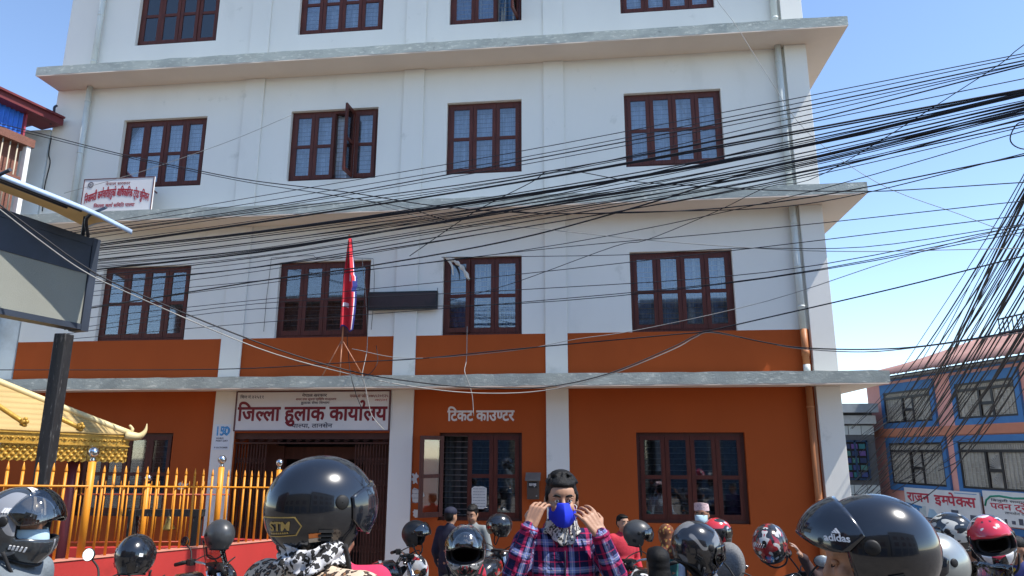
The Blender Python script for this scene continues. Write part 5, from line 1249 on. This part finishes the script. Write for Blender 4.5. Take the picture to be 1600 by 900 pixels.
    for s in (1, -1): cap(mb, L(0,s*.09,.92), L(.018,s*.10,.50), .098*k, .074*k); cap(mb, L(.018,s*.10,.50), L(-.02,s*.105,.10), .072*k, .062*k)
    flesh('trousers', mb, .02, trousers or M_jean, e, 3)
    mb = MB()
    for s in (1, -1): cap(mb, L(-.04,s*.105,.05), L(.16,s*.12,.04), .052*k, .044*k)
    flesh('shoes', mb, .016, M_shoe, e, 2)
    if hair and not helmeted:
        mb = MB(); hairf(mb, Th, kh, hair); flesh('hair', mb, max(.006, voxel*.7), M_hair, e, 1)
    if mask: face_mask(Th, mask, e, kh)
    return e, Th, kh, L, J, body
def hairf(mb, T, k, style):
    def B(c, s): mb.ball((0,0,0), 1, 16, T=T @ Matrix.Translation(Vector(c)*k) @ Matrix.Diagonal((s[0]*k, s[1]*k, s[2]*k, 1)))
    B((-.022,0,.046), (.098,.083,.080)); B((-.045,0,.0), (.072,.078,.08))
    rnd = random.Random(5)
    if style == 'short':
        for i in range(110):
            a = rnd.uniform(-2.2, 2.2); b = rnd.uniform(.45, 1.56); c = Vector((-.02+.098*math.cos(a)*math.cos(b), .084*math.sin(a)*math.cos(b), .05+.092*math.sin(b)))
            cap(mb, T @ (c*k), T @ ((c+Vector((.022, rnd.uniform(-.012,.012), -.010 if b < .9 else .004)))*k), .011*k, .004*k, 6)
        for s in (-1, 1): B((.012,s*.078,.02), (.018,.008,.03))
    if style == 'long': B((-.055,0,-.08), (.065,.085,.11)); B((-.075,0,-.20), (.05,.08,.12))
    if style in ('short', 'plain', 'long', 'bun'): B((.030,0,.084), (.060,.066,.030))
    if style == 'bun': B((-.11,0,.0), (.045,.045,.045))
def hand_forms(mb, wr, tip, el, s, k, curl=.35, up=None):
    """palm, four fingers of unequal length and a thumb leaving the side of the palm; wrist -> fingertips along (tip-wr)"""
    wr, tip = Vector(wr), Vector(tip); d = (tip-wr).normalized(); ref = (wr-Vector(el)).normalized()
    n = up.copy() if up else Vector((0, 0, 1)) if abs(d.z) < .8 else Vector((1, 0, 0))
    side = d.cross(n).normalized(); n = side.cross(d).normalized()
    pl = .088*k
    for q in (-.5, -.17, .17, .5): cap(mb, wr+side*q*.046*k, wr+d*pl+side*q*.070*k, .0165*k, .0125*k, 8)
    for q, ln in ((-.5,.062), (-.17,.076), (.17,.080), (.5,.070)):
        a = wr+d*pl+side*q*.080*k; b = a+(d*.95-n*curl*.6)*ln*.45*k; c = b+(d*.75-n*curl*1.6).normalized()*ln*.32*k; e_ = c+(d*.45-n*curl*2.2).normalized()*ln*.26*k
        cap(mb, a, b, .0092*k, .0085*k, 8); cap(mb, b, c, .0085*k, .0078*k, 8); cap(mb, c, e_, .0078*k, .0065*k, 8)
    th0 = wr+d*.022*k+side*s*.026*k; th1 = th0+(d*.55+side*s*.75-n*.25).normalized()*.042*k; th2 = th1+(d*.9+side*s*.15-n*.4).normalized()*.032*k
    cap(mb, th0, th1, .013*k, .0105*k, 8); cap(mb, th1, th2, .0105*k, .0085*k, 8)
# ------------------------------------------------------------------ cloth patterns
def weave_mat(name, bands, period, rough=.85):
    m = bpy.data.materials.new(name); m.use_nodes = True; n = m.node_tree.nodes; l = m.node_tree.links; b = n['Principled BSDF']; b.inputs['Roughness'].default_value = rough; b.inputs['Specular IOR Level'].default_value = .2
    at_ = n.new('ShaderNodeAttribute'); at_.attribute_name = 'weave'; sp = n.new('ShaderNodeSeparateXYZ'); l.new(at_.outputs['Vector'], sp.inputs[0]); outs = []
    for ax, off in ((0, .31), (1, .07)):
        mu = n.new('ShaderNodeMath'); mu.operation = 'MULTIPLY_ADD'; mu.inputs[1].default_value = 1/period; mu.inputs[2].default_value = off+8; l.new(sp.outputs[ax], mu.inputs[0])
        fr = n.new('ShaderNodeMath'); fr.operation = 'FRACT'; l.new(mu.outputs[0], fr.inputs[0]); cr = n.new('ShaderNodeValToRGB'); cr.color_ramp.interpolation = 'CONSTANT'; l.new(fr.outputs[0], cr.inputs[0])
        els = cr.color_ramp.elements; els[0].position = 0; els[0].color = (*bands[0][1], 1); els[1].position = bands[1][0]; els[1].color = (*bands[1][1], 1)
        for p, c in bands[2:]: el = els.new(p); el.color = (*c, 1)
        outs.append(cr.outputs[0])
    x = n.new('ShaderNodeMix'); x.data_type = 'RGBA'; x.inputs[0].default_value = .5; l.new(outs[0], x.inputs[6]); l.new(outs[1], x.inputs[7]); l.new(x.outputs[2], b.inputs['Base Color'])
    tc = n.new('ShaderNodeTexCoord'); no = n.new('ShaderNodeTexNoise'); no.inputs['Scale'].default_value = 18; no.inputs['Distortion'].default_value = .8; l.new(tc.outputs['Object'], no.inputs['Vector']); bp = n.new('ShaderNodeBump'); bp.inputs['Strength'].default_value = .9; bp.inputs['Distance'].default_value = .025; l.new(no.outputs['Fac'], bp.inputs['Height']); l.new(bp.outputs[0], b.inputs['Normal'])
    MATS[name] = m; return m
def spot_mat(name, bgc, ring, core, scale, t=(.20,.42), dist=.5):
    m = bpy.data.materials.new(name); m.use_nodes = True; n = m.node_tree.nodes; l = m.node_tree.links; b = n['Principled BSDF']; b.inputs['Roughness'].default_value = .85
    tc = n.new('ShaderNodeTexCoord'); no = n.new('ShaderNodeTexNoise'); no.inputs['Scale'].default_value = scale*.8; l.new(tc.outputs['Object'], no.inputs['Vector'])
    mx = n.new('ShaderNodeMix'); mx.data_type = 'RGBA'; mx.inputs[0].default_value = .06*dist; l.new(tc.outputs['Object'], mx.inputs[6]); l.new(no.outputs['Color'], mx.inputs[7])
    vo = n.new('ShaderNodeTexVoronoi'); vo.inputs['Scale'].default_value = scale; l.new(mx.outputs[2], vo.inputs['Vector'])
    no2 = n.new('ShaderNodeTexNoise'); no2.inputs['Scale'].default_value = scale*1.9; l.new(tc.outputs['Object'], no2.inputs['Vector'])
    ad = n.new('ShaderNodeMath'); ad.operation = 'MULTIPLY_ADD'; ad.inputs[1].default_value = .45; l.new(no2.outputs['Fac'], ad.inputs[0]); l.new(vo.outputs['Distance'], ad.inputs[2])
    cr = n.new('ShaderNodeValToRGB'); cr.color_ramp.interpolation = 'CONSTANT'; l.new(ad.outputs[0], cr.inputs[0]); e = cr.color_ramp.elements
    e[0].position = 0; e[0].color = (*core, 1); e[1].position = t[0]+.22; e[1].color = (*ring, 1); q = e.new(t[1]+.22); q.color = (*bgc, 1)
    l.new(cr.outputs[0], b.inputs['Base Color']); MATS[name] = m; return m
nav = (.010,.012,.055); cri = (.50,.02,.085); lav = (.20,.25,.50); whi = (.62,.62,.68)
M_plaid = weave_mat('plaid_shirt', [(0, nav), (.26, cri), (.40, nav), (.47, lav), (.56, whi), (.585, lav), (.68, nav), (.86, cri), (.90, nav)], .125)
M_leo = spot_mat('leopard_print', (.60,.46,.33), (.035,.022,.016), (.26,.12,.05), 50, (.24,.50))
M_leob = spot_mat('black_white_spots', (.58,.58,.60), (.015,.015,.016), (.02,.02,.02), 62, (.16,.50))
M_band = spot_mat('paisley_bandana', (.50,.48,.45), (.02,.02,.02), (.42,.40,.37), 38, (.16,.42), 2)
M_pinks = M('raspberry_shirt', (.58,.03,.09), .85, .1, 6, .3, 60); M_greyj = M('grey_denim_jacket', (.15,.175,.195), .9, .2, 7, .3, 80, c2=(.08,.09,.1), thr=(.6,.8,3)); M_navyj = M('navy_jacket', (.012,.015,.035), .8, .2, 6, .3, 50)
M_maskb = M('royal_blue_mask', (.012,.035,.62), .8, .08, 10, .1, 90); M_maskl = M('surgical_mask', (.42,.58,.66), .85, .06, 10); M_topi = spot_mat('patterned_cap', (.62,.47,.47), (.25,.12,.18), (.5,.33,.36), 60, (.18,.3))
M_reds = M('red_shawl', (.50,.03,.05), .85, .15, 7, .3, 50); M_blksh = M('black_shawl', (.006,.006,.007), .95, .2, 8); M_floral = spot_mat('floral_scarf', (.12,.045,.02), (.34,.07,.03), (.42,.32,.08), 24, (.30,.44)); M_teal = M('teal_cloth', (.02,.12,.12), .85, .15, 6); M_pale = M('pale_blue_shirt', (.45,.53,.62), .85, .08, 5)
M_elas = M('white_elastic', (.7,.7,.72), .8)

# --- man in checked shirt fitting a blue mask ----------------------
hd0 = 270-6   # towards the camera
arms = {'r': (at(802,900,3.48), at(829,821,3.52), at(843,784,3.58)), 'l': (at(963,900,3.48), at(937,832,3.50), at(914,797,3.54))}
tips = {'r': at(857,789,3.62), 'l': at(901,791,3.60)}
e, Th, kh, L, J, body = person(876, 744, 3.70, 282, 'man in navy red checked shirt looping a royal blue mask over his ears', 'tan', M_plaid, M_jean, 'short', arms, head_turn=-3, head_nod=4, voxel=.0055, lips=False, wide=1.0, hands={'r': (.95, -_f*.8-_r*.75), 'l': (.55, -_f*.75+_r*.45+_u*.25)})
def dm(u, v):                                                             # folded mask with a centre crease
    a = -1.22+2.44*u; z = -.112+.106*v; s_ = abs(math.sin(a)); edge = 1-min(1, abs(2*v-1))**2.2
    x = .078+.050*(1-s_)**1.1*(.35+.65*edge)-.062*s_**2
    return Th @ (Vector((x+.012, math.sin(a)*.074*(.55+.45*math.sin(math.pi*(.18+.74*v))), z+.012*(1-s_)*(v-.5)))*kh)
mk = MB().sheet(dm, 40, 18).build('face_mask', M_maskb, e, solid=.003)
mb = MB().tube([dm(.5, t)+(dm(.5,.5)-hc_).normalized()*.001 if False else dm(.5, t) for t in np.linspace(.05, .95, 12)], .0022, 5); mb.build('mask_seam', M_maskb, mk)
MB().tube([dm(t, .72) for t in np.linspace(.22, .78, 14)], .002, 5).build('mask_seam', M_maskb, mk)
for s, nm, ub in ((-1, 'r', .04), (1, 'l', .96)):
    tip = tips[nm]
    for v in (.86, .16):
        a = dm(ub, v); mb = MB().tube(spline([a, a.lerp(tip, .5)+Vector((0,-.004,.006 if v > .5 else -.012)), tip], 5), .0023, 5); mb.build('ear_loop', M_elas, mk)
def bd(u, v):                                                             # bandana knotted round the neck, its point hanging in front
    a = -math.pi+2*math.pi*u; fr = max(0, math.cos(a))**3
    r = .074+.014*v+.008*math.sin(a*7+v*5)*v; z = 1.490-.055*v-(.055*v)*fr+.004*math.sin(a*11)
    return L(.012+r*math.cos(a)*(1+.12*fr*v), r*math.sin(a)*.98, z)
MB().sheet(bd, 56, 14).build('bandana', M_band, e, solid=.006)
mb = MB()
for s in (-1, 1): mb.sheet(lambda u, v: L(-.06+.150*u+.002, s*(.074+.020*v-.055*u*u), 1.47-.05*v-.065*u*v), 8, 4)
mb.build('collar', M_plaid, e, solid=.006)
mb = MB().tube([L(.128-.02*abs(z-1.2), -.004, z) for z in np.linspace(.95, 1.36, 10)], .004, 5); mb.build('button_placket', M_navyj, e)
for s, nm in ((1, 'l'), (-1, 'r')):
    q = lerp3(J[nm][1], J[nm][2], .90); q2 = lerp3(J[nm][1], J[nm][2], .97); MB().tube([q, q2], .046, 14).build('cuff', M_plaid, e)

# --- rider seen from behind in the lettered black helmet -----------
ph, _, kk, L, J, body = person(503, 722, 1.86, 62, 'rider seen from behind in leopard print jacket and spotted scarf', 'brown', M_leo, M_jean, None, helmeted=True, lips=False, voxel=.012, top_extra=.0)
def sf(u, v):
    a = -math.pi+2*math.pi*u; r = .070+.012*v+.008*math.sin(a*5+v*7)+.005*math.sin(a*13); return L(-.012+r*math.cos(a), r*math.sin(a)*1.05, 1.50-.055*v+.010*math.sin(a*3))
MB().sheet(sf, 60, 12).build('scarf', M_leob, ph, solid=.006)
def stm(loc):
    V, Fc, wd = writing('STM', .012); V = [(x-wd/2+y*.18, y-.35) for x, y, _ in V]
    for i, (dx, dy) in enumerate(((0,0), (.03,0), (-.03,0), (0,.03), (0,-.03))):
        loc('lettering', wrap([(x+dx, y+dy) for x, y in V], Fc, 'open', -2.74, -.27, .052/wd, 1.0135-.0004*i).mesh('lettering', M_hgold))
    ol = [(-.5,.26), (.46,.26), (.62,.0), (.46,-.26), (-.5,-.26), (-.58,.0)]; mb = MB(); n = len(ol); sub = []
    for i in range(n):
        for t in range(6): sub.append((ol[i][0]+(ol[(i+1) % n][0]-ol[i][0])*t/6, ol[i][1]+(ol[(i+1) % n][1]-ol[i][1])*t/6))
    m = len(sub); pv = sub+[(x*.94, y*.88) for x, y in sub]
    loc('badge_outline', wrap(pv, [(i, (i+1) % m, m+(i+1) % m, m+i) for i in range(m)], 'open', -2.74, -.285, .092, 1.012).mesh('badge_outline', M_hgold))
    for i in range(9): loc('print_line', wrap([(.0055*i-.026, 0), (.0055*i-.022, 0), (.0055*i-.022, .004), (.0055*i-.026, .004)], [(0,1,2,3)], 'open', -2.74, -.41, 1, 1.012).mesh('print_line', M_hgold))
    def patch(a, b, w_, h, mt): 
        vs = [(x*w_-w_/2, y*h-h/2) for y in (0, .5, 1) for x in (0, .5, 1)]; loc('sticker', wrap(vs, [(0,1,4,3), (1,2,5,4), (3,4,7,6), (4,5,8,7)], 'open', a, b, 1, 1.011).mesh('sticker', mt))
    patch(-2.02, -.50, .028, .013, M_hor); patch(-2.02, -.60, .028, .012, M('decal_cream', (.6,.5,.38), .5))
    patch(-.86, .22, .022, .04, M_hred)
H(503, 792, 1.86, 40, 'large glossy black helmet lettered in gold on a rider seen from behind', visor=M_visd, lift=.12, scale=.95, extra=stm, group='helmets worn by people')

# --- person in raspberry shirt beyond that rider -------------------
person(529, 784, 2.85, 100, 'person in raspberry red shirt half hidden behind the lettered helmet', 'brown', M_pinks, M_jean, 'short', lips=False, voxel=.014)

# --- woman in the other lettered helmet, face in profile -----------
e2, Th2, k2, L2, J2, b2 = person(1347, 806, 1.97, 166, 'person in profile under a black lettered helmet looking down', 'tan', M('dark_kurta', (.03,.03,.045), .85), M_jean, None, helmeted=True, head_turn=4, head_nod=14, voxel=.007, lips=True, shut=True)
LIFT = .92
def adi(loc):
    piv = Vector((.012, 0, .018)); T = Matrix.Translation(piv) @ Matrix.Rotation(-LIFT, 4, 'Y') @ Matrix.Translation(-piv)
    def vw(V, Fc, az0, el0, w_, rot, nm, k=1.052):
        pts = []
        for x, y, *_ in V:
            a, b = x*w_, y*w_; a, b = a*math.cos(rot)-b*math.sin(rot), a*math.sin(rot)+b*math.cos(rot); az = az0+a/.125; el = el0+b/.135; p = hr(az, el, 'open', k); t = abs(az)/1.25
            p.x += .03*math.cos(az)**2*max(0, 1-(el+.62)/.98); pts.append(T @ p)
        loc(nm, MB().add(pts, Fc).mesh(nm, M_hw))
    V, Fc, wd = writing('adidas', .012)
    for i, (dx, dy) in enumerate(((0,0), (.02,0), (-.02,0), (0,.02), (0,-.02))): vw([(x-wd/2+dx, y+dy) for x, y, _ in V], Fc, 1.0, -.20, .056/wd, LIFT*.85, 'lettering', 1.052-.0004*i)
    for i, (x0, h) in enumerate(((-.34, .20), (-.06, .38), (.22, .56))):
        q = [(x0-.08, .0), (x0+.16, .0), (x0+.16-h*.62, h), (x0-.08-h*.62+.02, h-.13*0)]
        q = [(x0+.0, 0), (x0+.24, 0), (x0+.24-h*.60, h), (x0-h*.60+.06, h-.10)]
        vw([(x, y+.78) for x, y in q], [(0,1,2,3)], 1.0, -.20, .0225, LIFT*.85, 'stripe_mark')
H(1366, 858, 1.95, 166, 'large glossy navy black helmet with white lettering on its raised visor', visor=M_visd, lift=LIFT, tilt=.16, scale=1.05, extra=adi, fwd=.03, group='helmets worn by people')
MB().sheet(lambda u, v: Vector((0,0,0)), 1, 1)

# --- rider at the fence in striped helmet and surgical mask --------
e3, Th3, k3, L3, J3, b3 = person(34, 781, 2.95, 2, 'rider in grey denim jacket and surgical mask by the yellow fence', 'brown', M_greyj, M_jean, None, helmeted=True, mask=M_maskl, voxel=.010, lips=False, head_nod=6)
def lst(loc):
    for a0, w_ in ((-.16, .016), (.12, .008)):
        mb = MB().sheet(lambda u, v: hr(-.55+a0+.25*u, .30+1.15*u, 'full', 1.010)+Vector((0,0,0))+Vector((0, w_*(v-.5)*2, 0)), 16, 2); loc('stripe', mb.mesh('stripe', M_hw))
    for i in range(4): loc('stripe', MB().bar(hr(-1.35-.08*i, .40, 'full', 1.01), hr(-1.30-.08*i, .55, 'full', 1.01), .010, .003).mesh('stripe', M_hw))
    for i in range(5): loc('stripe', MB().bar(hr(-.75-.10*i, -.62, 'full', 1.012), hr(-.72-.10*i, -.50, 'full', 1.012), .008, .003).mesh('stripe', M_hw))
    V, Fc, wd = writing('H', .012); loc('lettering', wrap([(x-wd/2, y-.3) for x, y, _ in V], Fc, 'full', -.62, .33, .03/wd, 1.05).mesh('lettering', M_hw))
H(30, 818, 2.95, 8, 'grey black full face helmet with white stripes on the masked rider', 'full', g_left, visor=M_vis, lift=.85, tilt=.06, scale=1.06, extra=lst, group='helmets worn by people')

# --- people farther off --------------------------------------------
c1 = person(704, 793, 9.6, 60, 'man in dark cap and navy jacket standing at the ticket window', 'tan', M_navyj, M_navyj, 'plain', voxel=.02, lips=False)
def cap_hat(e, Th, k, mat):
    mb = MB().ball((0,0,0), 1, 16, T=Th @ Matrix.Translation(Vector((-.012,0,.055))*k) @ Matrix.Diagonal((.108*k,.09*k,.075*k,1))); o = flesh('cap', mb, .012, mat, e, 2)
    MB().sheet(lambda u, v: Th @ (Vector((.075+.085*v*math.cos((u-.5)*2.2), .085*math.sin((u-.5)*2.2), .052-.02*v))*k), 10, 4).build('cap_peak', mat, o, solid=.005)
cap_hat(c1[0], c1[1], c1[2], M_navyj)
person(739, 791, 9.75, 255, 'boy with short black hair facing the street at the ticket window', 'tan', M('grey_shirt', (.20,.22,.22), .85), M_jean, 'short', voxel=.018, head_nod=12)
w1 = person(972, 804, 9.2, 300, 'woman with tied back hair and a red shawl by the orange wall', 'light', M_reds, M_reds, 'bun', voxel=.016, minH=1.5)
t1 = person(1096, 788, 7.9, 250, 'man in patterned cap and surgical mask in front of the corner window', 'brown', M_pale, M_greyj, 'plain', mask=M_maskl, voxel=.016, lips=False, top_extra=.0)
Tt, kt = t1[1], t1[2]
MB().add([Tt @ (Vector((-.012+.098*math.cos(a)*(1-.06*j)+(.010 if j else 0), .084*math.sin(a)*(1-.06*j), .048+.075*j+(.018*math.cos(a) if j else 0)))*kt) for j in (0, 1) for a in np.linspace(0, 2*math.pi, 24, endpoint=False)], [(i, (i+1) % 24, 24+(i+1) % 24, 24+i) for i in range(24)]+[tuple(range(24, 48))]).build('cap', M_topi, t1[0], bevel=.004)
mb = MB()
for s in (-1, 1):
    mb.lathe([(.016,-.002), (.0185,0), (.016,.002)], 14, (0,0,0), axis='x'); n_ = 14*3; mb.v[-n_:] = [tuple(Tt @ (Vector((x+.1, y+s*.032, z+.008))*kt)) for x, y, z in mb.v[-n_:]]
    mb.tube([Tt @ (Vector((.1, s*.05, .01))*kt), Tt @ (Vector((-.01, s*.084, .012))*kt)], .0018, 4)
mb.build('glasses', M_blk, t1[0])
f1_ = person(1040, 822, 8.1, 130, 'woman in brown floral headscarf and teal dress among the motorcycles', 'brown', M_teal, M_teal, None, voxel=.016, lips=False, minH=1.45)
def shroud(e, Th, k, mat, L, drop=.30, name='headscarf'):
    mb = MB().ball((0,0,0), 1, 16, T=Th @ Matrix.Translation(Vector((-.022,0,.032))*k) @ Matrix.Diagonal((.105*k,.095*k,.11*k,1))); cap(mb, Th @ (Vector((-.05,0,-.02))*k), L(-.05,0,1.40), .085*k, .12*k); cap(mb, L(-.05,-.12,1.36), L(-.05,.12,1.36), .08*k)
    return flesh(name, mb, .013, mat, e, 3)
shroud(f1_[0], f1_[1], f1_[2], M_floral, f1_[3])
k1 = person(1027, 858, 4.5, 100, 'person with long black hair and black clothes seen from behind', 'brown', M_blksh, M_blksh, 'long', voxel=.016, lips=False, wide=1.0)
p9 = person(1515, 838, 5.6, 140, 'person in purple top with a striped sleeve behind the racing helmet', 'brown', M('purple_top', (.05,.03,.10), .85, .2, 8), M_jean, 'plain', voxel=.018, lips=False, minH=1.5)
p10 = person(1584, 838, 5.9, 200, 'person in blue and yellow clothes behind the racing helmet at the lane', 'brown', M('yellow_blue_top', (.02,.03,.14), .85, .2, 6, c2=(.45,.27,.02), thr=(.52,.54,1)), M_jean, 'plain', voxel=.018, lips=False, minH=1.5)
ar = {'r': (at(1275,905,6.0), at(1252,868,6.0), at(1240,850,6.0))}
p11 = person(1318, 815, 6.1, 170, 'person hidden behind the lettered helmet holding out an open hand', 'light', M('brown_sleeve', (.05,.03,.03), .85), M_jean, 'plain', ar, voxel=.009, lips=False, minH=1.5)
# grey quilted bundle on a seat
bq = at(1140, 880, 6.6); q = MB().ball(bq, .19, 18, sc=(.75,.9,1.0)); tag(flesh('quilted_bag', q, .02, M('grey_quilt', (.16,.16,.16), .9, .2, 30, .8, 60, stretch=(1,1,6)), None, 2), 'grey ribbed cloth bundle on a motorcycle seat under the patterned cap man', 'bag')
# ================================================================== the far side of the street, behind the camera (seen in reflections)
M_sh1 = M('ochre_wall', (.30,.24,.16), .9, .1, 1); M_sh2 = M('brick_red_wall', (.22,.09,.06), .9, .12, 2); M_sh3 = M('grey_wall', (.25,.26,.26), .9, .1, 1)
for x0, x1, h, m, lab in ((-20, -8.5, 8.5, M_sh2, 'brick red shop house across the street facing the post office'), (-8.2, 1.8, 6.8, M_sh1, 'ochre shop house across the street facing the post office'), (2.2, 13, 8.0, M_sh3, 'grey shop house across the street facing the post office')):
    e = empty('shop_house', ((x0+x1)/2, -19, .1), lab, 'house')
    MB().box(x0, x1, -26, -19, -.2, h).build('wall', m, e); MB().box(x0-.2, x1+.2, -26.2, -18.4, h, h+.2).build('roof_slab', M_conc, e)
    xx = x0+.8
    while xx < x1-1.6:
        for z in (3.2, 5.4):
            if z+1.4 < h: MB().box(xx, xx+1.2, -18.98, -18.93, z, z+1.3).build('window', M_wood, e)
        MB().box(xx-.2, xx+1.5, -18.98, -18.9, .2, 2.5).build('shutter', M('shop_shutter_blue', (.05,.09,.14), .6), e); xx += 2.3
